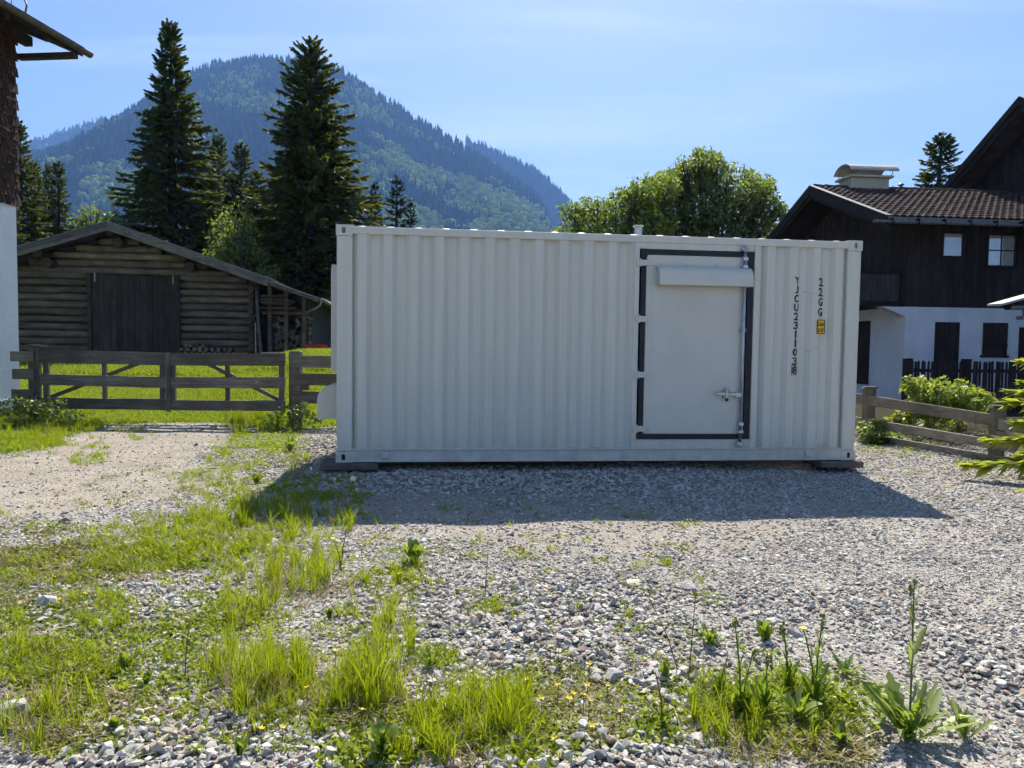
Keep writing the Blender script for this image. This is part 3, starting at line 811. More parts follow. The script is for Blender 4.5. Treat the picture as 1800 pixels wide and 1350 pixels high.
for row, (n, z) in enumerate(((13, 0.10), (12, 0.24), (9, 0.38), (4, 0.51))):
    for i in range(n):
        x = 2.05 + 0.2 * i + row * 0.1 + rng.uniform(-.03, .03); r = rng.uniform(0.05, 0.085)
        m = MB(); y0 = -0.55 + rng.uniform(-.08, .08); sk = rng.uniform(-.06, .06)
        m.tube([(x, y0, z), (x + sk, y0 + 0.45, z + rng.uniform(-.02, .02))], [r, r * 0.95], 9)
        along_barn(m.build('firewood_log', M_FIRE), dict(label='round firewood log in the low pile against the barn wall', cat='log', group='firewood logs piled at the barn'))
M_RED = plain('red_paint', (0.26, 0.012, 0.018), (0.40, 0.02, 0.028), 6, 0.5, 0.1)
rp = at(536, 612, 25.5)
tr_ = empty('metal_trough', (rp.x, rp.y, float(gz(rp.x, rp.y))), R(5), 'red metal trough in the grass beside the barn woodpile', 'trough')
for y in (0.0, 0.55):
    m = MB(); m.prism([(0.0, 0.36), (0.62, 0.36), (0.74, 0.14), (0.66, 0.02), (0.10, 0.02), (0.0, 0.12)], y, y + 0.02); m.build('side_panel', M_RED, tr_)
m = MB(); m.prism([(0.10, 0.02), (0.66, 0.02), (0.66, 0.04), (0.10, 0.04)], 0.02, 0.55); m.build('bottom_panel', M_RED, tr_)
m = MB(); m.prism([(0.66, 0.02), (0.74, 0.14), (0.72, 0.15), (0.645, 0.04)], 0.02, 0.55); m.build('end_panel', M_RED, tr_)
m = MB(); m.prism([(0.0, 0.12), (0.10, 0.02), (0.11, 0.04), (0.015, 0.13)], 0.02, 0.55); m.build('end_panel', M_RED, tr_)

# ------------------------------------------------------------------ gate and the fence beside it
GY0 = 12.75
def zat(px, py, Y): return at(px, py, Y).z
M_GATE = wood('gate_wood', (0.080, 0.071, 0.058), (0.215, 0.195, 0.165), 0, 2.6, 0.7)
def board_x(x0, x1, y0, y1, z0, z1, dz=0.0, n=6, wob=0.004):
    """a rough board along x; dz is the fall to its far end"""
    m = MB(); vs = []
    for i in range(n + 1):
        t = i / n; x = x0 + (x1 - x0) * t; d = dz * t
        a, b = rng.uniform(-wob, wob), rng.uniform(-wob, wob)
        vs += [(x, y0, z0 + d + a), (x, y1, z0 + d + a), (x, y1, z1 + d + b), (x, y0, z1 + d + b)]
    fs = []
    for i in range(n):
        for k in range(4): fs.append((i * 4 + k, i * 4 + (k + 1) % 4, i * 4 + 4 + (k + 1) % 4, i * 4 + 4 + k))
    fs += [(0, 3, 2, 1), (n * 4, n * 4 + 1, n * 4 + 2, n * 4 + 3)]
    return m.add(vs, fs)
def gate_leaf(pa, pb, rails, label, brace_up):
    xa, xb = at(pa, 660, GY0).x, at(pb, 660, GY0).x
    g0 = float(gz((xa + xb) / 2, GY0))
    o = empty('wooden_gate', (xa, GY0, g0), 0, label, 'gate', 'two leaves of the field gate')
    W = xb - xa
    zr = []
    for (ya0, ya1, yb0, yb1) in rails:
        za1, za0 = zat(pa, ya0, GY0) - g0, zat(pa, ya1, GY0) - g0
        zb1, zb0 = zat(pb, yb0, GY0) - g0, zat(pb, yb1, GY0) - g0
        zr.append((za0, za1, zb0, zb1))
        board_x(0, W, -0.045, 0.0, za0, za1, zb0 - za0).build('rail', M_GATE, o)
    zt, zb = zr[0][1] - 0.012, zr[2][0] + 0.01
    for f in (0.02, 0.49, 0.975):
        m = MB(); x = W * f; w = 0.055 if f == 0.49 else 0.07; d = (zr[0][3] - zr[0][1]) * f
        m.box(x - w if f > 0.5 else x - w * 0.3, x + w * 0.3 if f > 0.5 else x + w, 0.003, 0.05, zb + d, zt + d); m.build('stile', M_POSTW, o)
    m = MB(); a, b = (0.10, zr[2][1]), (W * 0.80, zr[0][0] + 0.04)
    if not brace_up: a, b = (W * 0.97, zr[2][1] - 0.02), (W * 0.32, zr[0][0] + 0.04)
    m.bar((a[0], 0.075, a[1]), (b[0], 0.075, b[1]), 0.035, 0.065); m.build('brace', M_POSTW, o)
    return o, W, zr
R1 = [(615, 637, 619.5, 642), (657, 676, 663, 682), (699, 718, 702, 720)]
R2 = [(620.5, 642.5, 621.5, 643), (663, 682, 664, 682), (703, 721, 704, 722)]
g1, W1, zr1 = gate_leaf(73, 293, R1, 'grey wooden gate leaf hung next to the white house, brace rising towards the middle', True)
g2, W2, zr2 = gate_leaf(296.5, 502, R2, 'grey wooden gate leaf closest to the container, brace falling towards the post', False)
m = MB(); m.box(-0.012, 0.05, -0.075, -0.046, zr2[2][0] - 0.02, zr2[0][1] + 0.01); m.build('meeting_strip', M_POSTW, g2)
m = MB(); m.tube([(W2 * 0.76, -0.06, zr2[1][1] - 0.06), (W2 * 0.76, -0.044, zr2[1][1] - 0.06)], 0.014, 8); m.build('bolt', M_PALE, g2)
m = MB(); m.bar((W2 * 0.80, -0.03, zr2[0][3] + 0.006), (W2 * 0.975, -0.03, zr2[0][3] + 0.01), 0.05, 0.012); m.build('top_strip', M_PALE, g2)
xa = at(50, 660, GY0).x; xb = at(73, 660, GY0).x
def fence_base(name, x, label): return empty(name, (x, GY0, float(gz(x, GY0))), 0, label, 'fence')
fl = fence_base('rail_fence', xa, 'short stub of grey rail fence between the white house and the gate')
g0 = fl.location.z
m = MB(); m.box(0, 0.15, -0.02, 0.13, -0.1, zat(60, 609, GY0) - g0); m.build('post', M_POSTW, fl, bevel=0.012)
m = MB(); m.box(0.152, 0.225, -0.06, 0.02, -0.1, zat(60, 610, GY0) - g0); m.build('post', M_POSTW, fl, bevel=0.01)
m = MB(); m.box(-0.01, 0.235, -0.075, 0.14, zat(60, 608.5, GY0) - g0, zat(60, 606, GY0) - g0, Matrix.Rotation(R(1.5), 4, 'Y')); m.build('post_cap', M_POSTW, fl)
for (y0, y1) in ((618, 635), (648, 666), (684, 701)):
    xl = at(rng.uniform(22, 27), 660, GY0).x - xa
    board_x(xl, 0.13, -0.065, -0.022, zat(40, y1, GY0) - g0, zat(40, y0, GY0) - g0, 0.0, 3).build('rail', M_GATE, fl)
xp = at(508, 660, GY0).x
frr = fence_base('rail_fence', xp, 'grey three-rail fence between the gate and the container')
g0 = frr.location.z
m = MB(); m.box(0, 0.20, -0.02, 0.15, -0.1, zat(515, 617, GY0) - g0); m.build('post', M_POSTW, frr, bevel=0.015)
m = MB(); m.box(0.06, 0.33, 0.02, 0.12, zat(515, 686, GY0) - g0, zat(515, 675, GY0) - g0); m.build('spacer_block', M_POSTW, frr)
for (y0, y1) in ((624.5, 645), (655.5, 676), (687, 708.5)):
    board_x(0.03 if y0 < 680 else 0.06, 3.2, -0.065, -0.022, zat(512, y1, GY0) - g0, zat(512, y0, GY0) - g0, -0.02, 8).build('rail', M_GATE, frr)
m = MB(); m.box(2.9, 3.05, -0.02, 0.13, -0.1, 1.25); m.build('post', M_POSTW, frr, bevel=0.015)

# ------------------------------------------------------------------ white house with shingles
def mat_plaster(name, c1, c2, sc, bump, bd):
    t = NT(name); v = t.coord(jitter=False)
    return t.pbr(t.ramp(t.noise(v, 1.2, 5), [(0.3, c1), (0.7, c2)]), 0.92, t.bump(t.noise(v, sc, 4, 0.6), bump, bd), spec=0.1)
M_PLAST = mat_plaster('rough_white_plaster', (0.66, 0.665, 0.68), (0.76, 0.765, 0.775), 16, 0.9, 0.03)
M_PLAST2 = mat_plaster('white_plaster', (0.52, 0.53, 0.55), (0.66, 0.67, 0.68), 5, 0.2, 0.02)
M_SHING = wood('old_shingle', (0.030, 0.018, 0.013), (0.095, 0.055, 0.038), 2, 3.0, 0.6)
M_DARKW = wood('dark_stained_wood', (0.017, 0.012, 0.011), (0.050, 0.037, 0.031), 2, 2.5, 0.4)
M_DARKX = wood('dark_stained_beam', (0.014, 0.011, 0.010), (0.036, 0.028, 0.024), 0, 2.5, 0.4)
M_SOFF = wood('soffit_wood', (0.030, 0.024, 0.021), (0.070, 0.057, 0.048), 1, 2.5, 0.4)
M_GUTC = plain('copper_gutter', (0.085, 0.066, 0.056), (0.15, 0.125, 0.105), 7, 0.5, 0.1, metal=0.45)
M_TILE = plain('brown_roof_tile', (0.044, 0.032, 0.028), (0.115, 0.088, 0.078), 2.5, 0.95, 0.2, spec=0.03)
hp = at(39, 690, 14.3)
h1 = empty('shingled_house', (hp.x, hp.y, 0.0), R(-6.2), 'white plastered house with brown wooden shingles above, cut by the picture edge', 'house')
ZW = zat(32, 358, 14.3)
m = MB(); m.box(-8.0, 0.0, -9.5, 0.0, -0.3, ZW)
wl_ = m.build('plaster_wall', M_PLAST, h1, bevel=0.06)
m = MB(); m.box(-8.0, 0.02, -9.5, 0.02, -0.3, zat(30, 700, 14.3)); m.build('wall_base', M_PLAST2, h1)
EZ, EX, OVY = zat(150, 101, 15.0), 0.86, 0.72
m = MB(); m.prism([(-8.0, ZW + 0.002), (0.0, ZW + 0.002), (0.0, EZ + 0.42), (-4.0, EZ + 2.1), (-8.0, EZ + 0.42)], -9.5, 0.0); m.build('upper_wall', M_DARKW, h1)
sme = MB(); sme.box(-0.006, 0.018, -0.042, 0.042, -0.19, 0.0, Matrix.Rotation(R(-7), 4, 'Y')); sme = sme.mesh('shingle', M_SHING)
smn = MB(); smn.box(-0.044, 0.044, -0.006, 0.030, -0.19, 0.0, Matrix.Rotation(R(3.5), 4, 'X')); smn = smn.mesh('shingle', M_SHING)
rest = MB(); cnt = 0
rows = int((EZ + 0.45 - ZW) / 0.152) + 1
for r_ in range(rows):
    z = ZW + 0.13 + 0.152 * r_
    for c_ in range(60):
        y = 0.02 - 0.046 - 0.092 * c_ - (0.046 if r_ % 2 else 0)
        fl_ = rng.uniform(-.008, .006)
        if c_ < 12 and cnt < 290:
            o = link('shingle', sme, h1, (0.004 + rng.uniform(0, .006), y, z + fl_), (rng.uniform(-.04, .04), 0, 0), (1, rng.uniform(.8, 1.04), rng.uniform(.92, 1.06))); cnt += 1
        else:
            rest.box(0.0, 0.03, y - 0.043, y + 0.043, z - 0.19 + fl_, z + fl_, None)
ro_ = rest.build('shingles', M_SHING, h1); ro_['kind'] = 'stuff'
# roof: soffit boards, tiles, gutter, tie beam
PI_ = math.tan(R(23))
def rz_(x): return EZ + 0.10 + (EX - x) * PI_ if x > -4 else EZ + 0.10 + (EX + 8 + x) * PI_ - 0.0
m = MB(); m.prism([(EX, EZ + 0.10), (-4.0, EZ + 0.10 + (EX + 4) * PI_), (-4.0, EZ - 0.02 + (EX + 4) * PI_), (EX, EZ - 0.02)], -10.2, OVY); rf = m.build('roof', M_SOFF, h1)
m = MB(); m.prism([(-8.0 - EX, EZ + 0.10), (-4.001, EZ + 0.10 + (EX + 4) * PI_), (-4.001, EZ - 0.02 + (EX + 4) * PI_), (-8 - EX, EZ - 0.02)], -10.2, OVY); m.build('roof', M_SOFF, h1)
for k in range(14):
    xa_ = EX + 0.05 - k * 0.36; za_ = EZ + 0.13 + (EX - xa_) * PI_
    m = MB(); m.prism([(xa_, za_ + 0.045), (xa_ - 0.42, za_ + 0.42 * PI_ + 0.012), (xa_ - 0.42, za_ + 0.42 * PI_ - 0.012), (xa_, za_)], -10.2, OVY - 0.02); m.build('tile_course', M_TILE, rf)
gut = MB(); gy = [-10.3, OVY + 0.06]; ng_ = 9
prof = [(EX + 0.11 + 0.075 * math.cos(a), EZ + 0.06 + 0.085 * math.sin(a)) for a in [R(180 + 22.5 * i) for i in range(ng_)]]
prof2 = [(EX + 0.11 + 0.068 * math.cos(a), EZ + 0.063 + 0.078 * math.sin(a)) for a in [R(360 - 22.5 * i) for i in range(ng_)]]
gut.prism(prof + prof2, gy[0], gy[1]); go_ = gut.build('gutter', M_GUTC, h1)
for y in (OVY - 0.55, OVY - 1.35, OVY - 2.15):
    m = MB(); m.prism([(a + (a - EX - 0.11) * 0.12, b + (b - EZ - 0.06) * 0.12) for a, b in prof] + list(reversed(prof)), y, y + 0.03); m.build('gutter_bracket', M_GUTC, go_)
m = MB(); m.box(-0.35, EX + 0.02, 0.42, 0.56, EZ - 0.13, EZ - 0.03); m.build('tie_beam', M_SOFF, h1, bevel=0.008)
m = MB(); m.box(-0.16, 0.0, -10.0, 0.45, EZ + 0.10, EZ + 0.28); m.build('wall_plate', M_SOFF, h1)
for y in (-0.3, -1.2, -2.1):
    m = MB(); m.prism([(EX - 0.03, EZ - 0.021), (-0.3, EZ - 0.021 + (EX + 0.27) * PI_), (-0.3, EZ - 0.14 + (EX + 0.27) * PI_), (EX - 0.03, EZ - 0.11)], y, y + 0.1); m.build('rafter', M_SOFF, h1)
for yy in (-0.80, -1.75):
    x = EX - 0.20; z = EZ + 0.17 + 0.20 * PI_
    m = MB(); m.tube([(x - 0.05, yy, z), (x - 0.02, yy - 0.02, z + 0.26), (x + 0.20, yy - 0.03, z + 0.22), (x + 0.27, yy - 0.02, z + 0.03), (x + 0.22, yy, z - 0.09)], 0.016, 6); m.build('snow_guard', M_GUTC, rf)

# ------------------------------------------------------------------ dark timber house beyond the container
M_PANE = None
def mat_pane():
    t = NT('window_glass')
    tr = t.n('ShaderNodeBsdfTransparent'); gl = t.n('ShaderNodeBsdfGlossy'); gl.inputs['Roughness'].default_value = 0.02
    fz = t.n('ShaderNodeFresnel'); fz.inputs['IOR'].default_value = 1.5
    ad = t.n('ShaderNodeMath', operation='MULTIPLY_ADD'); ad.inputs[1].default_value = 1.6; ad.inputs[2].default_value = 0.04; t.l(fz.outputs[0], ad.inputs[0])
    mx = t.n('ShaderNodeMixShader'); t.l(ad.outputs[0], mx.inputs[0]); t.l(tr.outputs[0], mx.inputs[1]); t.l(gl.outputs[0], mx.inputs[2])
    t.l(mx.outputs[0], t.out.inputs['Surface']); return t.m
M_PANE = mat_pane()
M_CURT = plain('white_curtain', (0.66, 0.66, 0.64), (0.80, 0.80, 0.78), 4, 0.9, 0.3)
M_CHIM = mat_plaster('cream_plaster', (0.40, 0.36, 0.27), (0.52, 0.47, 0.36), 7, 0.3, 0.02)
M_CAP = plain('chimney_cap_metal', (0.30, 0.27, 0.24), (0.46, 0.43, 0.39), 5, 0.6, 0.2)
M_GUTG = plain('grey_gutter', (0.11, 0.105, 0.11), (0.19, 0.185, 0.19), 7, 0.6, 0.1, metal=0.2)
hp2 = at(1586, 700, 22.0)
A2 = R(5)
h2 = empty('timber_house', (hp2.x, hp2.y, 0.0), A2, 'dark timber house with white ground floor and brown tiled roof behind the container', 'house')
ZF = zat(1650, 540, 22.1)
ZE = zat(1600, 386, 21.2)
RYD, RZD = 3.55, zat(1400, 330, 25.4)
SLP2 = (RZD - ZE) / (RYD + 0.95)
W2_, D2_ = 10.0, 8.1
m = MB(); m.box(0, W2_, 0, D2_, -0.3, ZF - 0.002); m.build('plaster_wall', M_PLAST2, h2)
m = MB(); m.box(-0.012, W2_, -0.012, 0.0, -0.3, 0.32); m.build('wall_base', plain('grey_plinth', (.25, .25, .26), (.36, .36, .37), 5, .9), h2)
m = MB(); m.prism([(0, 0), (0, 1)], 0, 1) if False else None
up = MB()      # upper storey core, gable shape along the depth
prof = [(0.03, ZF), (D2_, ZF), (D2_, ZE + (7.5 - RYD - 0.0) * 0 + 0.3), (RYD, RZD - 0.22), (0.03, ZE + 0.95 * SLP2 - 0.22)]
n = len(prof)
up.add([(x, y, z) for x in (0.03, W2_) for y, z in prof], [tuple(range(n)), tuple(range(2 * n - 1, n - 1, -1))] + [(i, i + n, (i + 1) % n + n, (i + 1) % n) for i in range(n)])
up.build('upper_wall', M_DARKW, h2)
bw = 0.205
WIN = [(at(1655, 430, 22.2).x, at(1688, 430, 22.2).x, zat(1670, 450, 22.2), zat(1670, 412, 22.2)), (at(1738, 440, 22.2).x, at(1785, 440, 22.2).x, zat(1760, 466, 22.2), zat(1760, 414, 22.2))]
def lx(X): return (X - hp2.x) / math.cos(A2)
WINL = [(lx(a), lx(b), c, d) for a, b, c, d in WIN]
ztop = ZE + 0.92 * SLP2 - 0.22
i = 0; x = 0.0
while x < 6.6:
    xe = x + bw - 0.008; segs = [(ZF + 0.005, ztop)]
    for (a, b, c, d) in WINL:
        if xe > a - 0.06 and x < b + 0.06: segs = [(ZF + 0.005, c - 0.09), (d + 0.09, ztop)]
    for z0, z1 in segs:
        m = MB(); dy = rng.uniform(0, 0.008); m.box(x, xe, -0.018 + dy, 0.029, z0, z1); m.build('wall_board', M_DARKW, h2)
    x += bw
y = 0.04
while y < D2_ - 0.2:
    zt = (ZE + 0.95 * SLP2 - 0.25 + (y) * SLP2) if y + bw < RYD else (RZD - 0.25 - max(0, y + bw - RYD) * SLP2 if y > RYD - bw else RZD - 0.3)
    m = MB(); dx_ = rng.uniform(0, .008); m.box(-0.018 + dx_, 0.029, y, y + bw - 0.008, ZF + 0.005, zt); m.build('wall_board', M_DARKW, h2)
    y += bw
for k, (a, b, c, d) in enumerate(WINL):
    w = empty('window'); w.parent = h2
    f = MB()
    for q in ((a - 0.085, a - 0.005, c - 0.09, d + 0.09), (b + 0.005, b + 0.085, c - 0.09, d + 0.09)): f.box(q[0], q[1], -0.035, 0.028, q[2], q[3])
    f.box(a - 0.004, b + 0.004, -0.035, 0.028, d + 0.005, d + 0.09); f.box(a - 0.004, b + 0.004, -0.035, 0.028, c - 0.09, c - 0.005)
    f.build('frame', M_DARKX, w)
    m = MB(); m.box(a - 0.1, b + 0.1, -0.07, -0.036, c - 0.10, c - 0.07); m.build('sill', M_DARKX, w)
    m = MB(); m.box(a - 0.004, b + 0.004, -0.002, 0.028, c - 0.004, d + 0.004); m.build('curtain', M_CURT, w)
    if k == 0:
        m = MB(); m.box(a, b, -0.016, -0.010, c, d); m.build('pane', M_PANE, w)
    else:
        mx_, mz_ = (a + b) / 2, (c + d) / 2
        for (p0, p1) in ((a, mx_ - 0.018), (mx_ + 0.018, b)):
            for (q0, q1) in ((c, mz_ - 0.018), (mz_ + 0.018, d)):
                m = MB(); m.box(p0, p1, -0.016, -0.010, q0, q1); m.build('pane', M_PANE, w)
        m = MB(); m.box(mx_ - 0.018, mx_ + 0.018, -0.024, -0.004, c, d); m.build('muntin', M_DARKX, w)
        m = MB(); m.box(a, b, -0.021, -0.003, mz_ - 0.017, mz_ + 0.017); m.build('muntin', M_DARKX, w)
def shutter(pa, pb, ya, yb, name, frame=True):
    a, b = lx(at(pa, 600, 22.15).x), lx(at(pb, 600, 22.15).x); c, d = zat(pa, yb, 22.15), zat(pa, ya, 22.15)
    o = empty(name); o.parent = h2
    n = max(3, int((b - a) / 0.14)); w = (b - a) / n
    for i in range(n):
        m = MB(); m.box(a + i * w + 0.003, a + (i + 1) * w - 0.003, -0.035, -0.004, c, d); m.build('plank', M_DARKW, o)
    if frame:
        m = MB(); m.box(a - 0.06, b + 0.06, -0.05, -0.003, c - 0.07, c - 0.003); m.build('sill', M_DARKX, o)
    m = MB(); m.box(a, b, -0.055, -0.036, c + 0.25, c + 0.33); m.build('batten', M_DARKX, o)
    return o
shutter(1640, 1685, 566, 700, 'house_door', False)
shutter(1729, 1775, 567, 624, 'shutter')
shutter(1797, 1850, 575, 700, 'house_door', False)
m = MB(); m.box(-0.02, -0.003, 1.80, 2.75, 0.35, 2.42); m.build('side_door', M_DARKW, h2)
# plaster corbel and balcony on the gable end
m = MB(); n = 0
m.add([(-0.002, 0.0, ZF - 0.30), (-0.75, 0.0, ZF - 0.01), (-0.002, 0.0, ZF - 0.01), (-0.002, 0.35, ZF - 0.30), (-0.75, 0.35, ZF - 0.01), (-0.002, 0.35, ZF - 0.01)], [(0, 1, 2), (3, 5, 4), (0, 3, 4, 1), (1, 4, 5, 2), (0, 2, 5, 3)]); m.build('corbel', M_PLAST2, h2)
M_BALC = wood('greyed_balcony_board', (0.030, 0.026, 0.026), (0.080, 0.070, 0.066), 2, 2.5, 0.4)
bal = empty('balcony'); bal.parent = h2
m = MB(); m.box(-1.25, -0.02, 0.25, 6.5, ZF + 0.02, ZF + 0.16); m.build('balcony_floor', M_DARKX, bal)
for k in range(8):
    m = MB(); m.box(-1.25 + 0.15 * k, -1.25 + 0.15 * k + 0.142, 0.25, 0.28, ZF + 0.17, ZF + 0.98); m.build('baluster_board', M_BALC, bal)
for k in range(40):
    m = MB(); m.box(-1.28, -1.252, 0.29 + 0.155 * k, 0.29 + 0.155 * k + 0.147, ZF + 0.02, ZF + 0.98); m.build('baluster_board', M_BALC, bal)
m = MB(); m.box(-1.33, -1.2, 0.2, 6.5, ZF + 0.985, ZF + 1.05); m.box(-1.199, -0.02, 0.2, 0.33, ZF + 0.985, ZF + 1.05); m.build('handrail', M_DARKX, bal)
# roof
XV = -1.28
def roof_pts(x, y, up=0.0): return (x, y, ZE + (y + 0.95) * SLP2 + up) if y <= RYD else (x, y, RZD - (y - RYD) * SLP2 + up)
def slab(y0, y1, th, mat, name, parent, x0=XV, x1=W2_ + 0.4, up=0.0):
    a, b = roof_pts(0, y0, up), roof_pts(0, y1, up); m = MB()
    m.add([(x, p[1], p[2] - t) for x in (x0, x1) for p, t in ((a, 0), (b, 0), (b, th), (a, th))], [(0, 1, 2, 3), (7, 6, 5, 4), (0, 4, 5, 1), (1, 5, 6, 2), (2, 6, 7, 3), (3, 7, 4, 0)])
    return m.build(name, mat, parent)
rf2 = slab(-0.95, RYD, 0.10, M_DARKX, 'roof', h2)
slab(RYD + 0.001, 8.6, 0.10, M_DARKX, 'roof', h2)
tl = MB()       # profiled tiles, smaller than ten pixels each
tw, th_ = 0.23, 0.345
ncol = int((W2_ + 0.3 - XV) / tw); nrow = 16
slen = RYD + 0.95
for r_ in range(nrow):
    y0 = -0.99 + slen / nrow * r_; y1 = y0 + slen / nrow + 0.02
    for c_ in range(ncol):
        x0 = XV + 0.12 + c_ * tw; j = rng.uniform(-.004, .004)
        pz0 = ZE + (y0 + 0.95) * SLP2 + 0.075 + j; pz1 = ZE + (y1 + 0.95) * SLP2 + 0.035 + j
        xs_ = [x0, x0 + tw * .22, x0 + tw * .5, x0 + tw * .78, x0 + tw]; hs = [0.0, 0.038, 0.045, 0.036, -0.004]
        vs = [(x, y0, pz0 + h) for x, h in zip(xs_, hs)] + [(x, y1, pz1 + h * .9) for x, h in zip(xs_, hs)] + [(x, y0, pz0 + h - 0.03) for x, h in zip(xs_, hs)]
        tl.add(vs, [(i, i + 1, i + 6, i + 5) for i in range(4)] + [(i + 10, i + 11, i + 1, i) for i in range(4)])
to = tl.build('roof_tiles', M_TILE, rf2); to['kind'] = 'stuff'
x = XV + 0.1
while x < W2_:
    m = MB(); m.tube([(x, RYD, RZD + 0.05), (x + 0.42, RYD, RZD + 0.04)], [0.10, 0.085], 8); m.build('ridge_tile', M_TILE, rf2); x += 0.40
vb = MB()      # verge boards on the gable end
for (y0, y1) in ((-1.0, RYD), (RYD + 0.001, 8.62)):
    for t0, t1, xo in ((0.06, -0.24, 0.0), (-0.16, -0.36, 0.05)):
        a, b = roof_pts(0, y0), roof_pts(0, y1); m = MB()
        m.add([(x, p[1], p[2] + t) for x in (XV - 0.045 + xo, XV - 0.002 + xo) for p, t in ((a, t0), (b, t0), (b, t1), (a, t1))], [(0, 1, 2, 3), (7, 6, 5, 4), (0, 4, 5, 1), (1, 5, 6, 2), (2, 6, 7, 3), (3, 7, 4, 0)]); m.build('verge_board', M_DARKX, rf2)
    a, b = roof_pts(0, y0, 0.075), roof_pts(0, y1, 0.075); m = MB()
    m.add([(x, p[1], p[2] + t) for x in (XV - 0.06, XV + 0.10) for p, t in ((a, 0.02), (b, 0.02), (b, 0), (a, 0))], [(0, 1, 2, 3), (7, 6, 5, 4), (0, 4, 5, 1), (1, 5, 6, 2), (2, 6, 7, 3), (3, 7, 4, 0)]); m.build('verge_flashing', M_GUTG, rf2)
for yq, zq in ((0.0, ZE + .95 * SLP2 - 0.22), (RYD, RZD - 0.25)):
    m = MB(); m.box(XV + 0.05, 0.03, yq - 0.09, yq + 0.09, zq - 0.1, zq + 0.1); m.build('purlin', M_DARKX, rf2)
m = MB(); m.box(XV, W2_ + 0.4, -0.99, -0.955, ZE - 0.16, ZE + 0.03); m.build('fascia', M_GUTG, rf2)
gm = MB(); gp = [(-1.06 + 0.07 * math.cos(a), ZE - 0.10 + 0.07 * math.sin(a)) for a in [R(180 + 22.5 * i) for i in range(9)]] + [(-1.06 + 0.062 * math.cos(a), ZE - 0.097 + 0.062 * math.sin(a)) for a in [R(360 - 22.5 * i) for i in range(9)]]
n = len(gp)
gm.add([(x, y, z) for x in (XV - 0.45, W2_ + 0.5) for y, z in gp], [(i, i + n, (i + 1) % n + n, (i + 1) % n) for i in range(n)] + [tuple(range(n)), tuple(range(2 * n - 1, n - 1, -1))])
go2 = gm.build('gutter', M_GUTG, h2)
x = XV + 0.05
while x < W2_:
    m = MB(); m.box(x, x + 0.035, -1.14, -0.99, ZE - 0.178, ZE - 0.02); m.build('gutter_bracket', M_DARKX, go2); x += 0.78
# chimney
ch = empty('chimney'); ch.parent = h2
cx0, cx1, cy0, cy1 = 0.02, 1.36, 3.3, 4.1; CZ = RZD + 0.36
m = MB(); m.box(cx0, cx1, cy0, cy1, RZD - 0.6, CZ); m.build('chimney_stack', M_CHIM, ch)
m = MB(); m.box(cx0 - 0.1, cx1 + 0.12, cy0 - 0.12, cy1 + 0.12, CZ + 0.001, CZ + 0.075); m.build('chimney_slab', M_CHIM, ch, bevel=0.01)
m = MB(); m.box(0.50, 0.80, 3.5, 3.95, CZ + 0.076, CZ + 0.30); m.build('flue', M_PLAST2, ch)
m = MB(); nseg = 12; rc = 0.56; cyc = (cy0 + cy1) / 2
arc = [(cyc + rc * math.cos(a), CZ + 0.14 + 0.33 * math.sin(a)) for a in [R(12 + 156 * i / nseg) for i in range(nseg + 1)]]
arc2 = [(cyc + (rc + 0.03) * math.cos(a), CZ + 0.14 + 0.36 * math.sin(a)) for a in [R(12 + 156 * i / nseg) for i in range(nseg + 1)]]
n = nseg + 1
m.add([(x, y, z) for x in (cx0 - 0.12, cx1 + 0.26) for y, z in arc] + [(x, y, z) for x in (cx0 - 0.12, cx1 + 0.26) for y, z in arc2],
      [(i, i + 1, n + i + 1, n + i) for i in range(nseg)] + [(2 * n + i, 3 * n + i, 3 * n + i + 1, 2 * n + i + 1) for i in range(nseg)] + [(i, 2 * n + i, 2 * n + i + 1, i + 1) for i in range(nseg)] + [(n + i, n + i + 1, 3 * n + i + 1, 3 * n + i) for i in range(nseg)] + [(0, n, 3 * n, 2 * n), (nseg, 2 * n + nseg, 3 * n + nseg, n + nseg)])
m.build('chimney_cap', M_CAP, ch, smooth=False)
for x in (cx0, cx1 + 0.08):
    for s in (-1, 1):
        m = MB(); m.tube([(x, cyc + s * 0.40, CZ + 0.07), (x + 0.02, cyc + s * 0.50, CZ + 0.33)], 0.013, 6); m.build('cap_strut', M_GUTG, ch)
m = MB(); m.tube([(2.02, RYD + 0.1, RZD), (2.02, RYD + 0.1, RZD + 0.22)], 0.05, 10); vp = m.build('vent_pipe', M_GUTC, h2, smooth=False)
m = MB(); m.tube([(2.02, RYD + 0.1, RZD + 0.22), (2.02, RYD + 0.1, RZD + 0.25), (2.02, RYD + 0.1, RZD + 0.31)], [0.105, 0.10, 0.02], 10); m.build('vent_cap', M_GUTC, vp)

# taller gabled house at the picture edge
ap = at(1795, 172, 24.6)
h3 = empty('gabled_house', (ap.x, ap.y, 0.0), A2, 'tall dark timber house with a steep gable rising above the tiled roof', 'house')
AZ = ap.z; S3 = 0.60
n = 0
m = MB(); pr = [(-6.0, -0.3), (6.5, -0.3), (6.5, AZ - 0.25 - 6.5 * S3), (0.0, AZ - 0.25), (-6.0, AZ - 0.25 - 6.0 * S3)]
m.add([(x, y, z) for x in (0.9, 12.0) for y, z in pr], [(0, 1, 2, 3, 4), (9, 8, 7, 6, 5)] + [(i, i + 5, (i + 1) % 5 + 5, (i + 1) % 5) for i in range(5)]); m.build('wall', M_DARKW, h3)
y = -5.9
while y < 6.3:
    zt = AZ - 0.30 - max(abs(y), abs(y + 0.2)) * S3
    if zt > 4.9:
        m = MB(); dx_ = rng.uniform(0, .01); m.box(0.865 + dx_, 0.899, y, y + 0.193, 5.0, zt); m.build('wall_board', M_DARKW, h3)
    y += 0.2
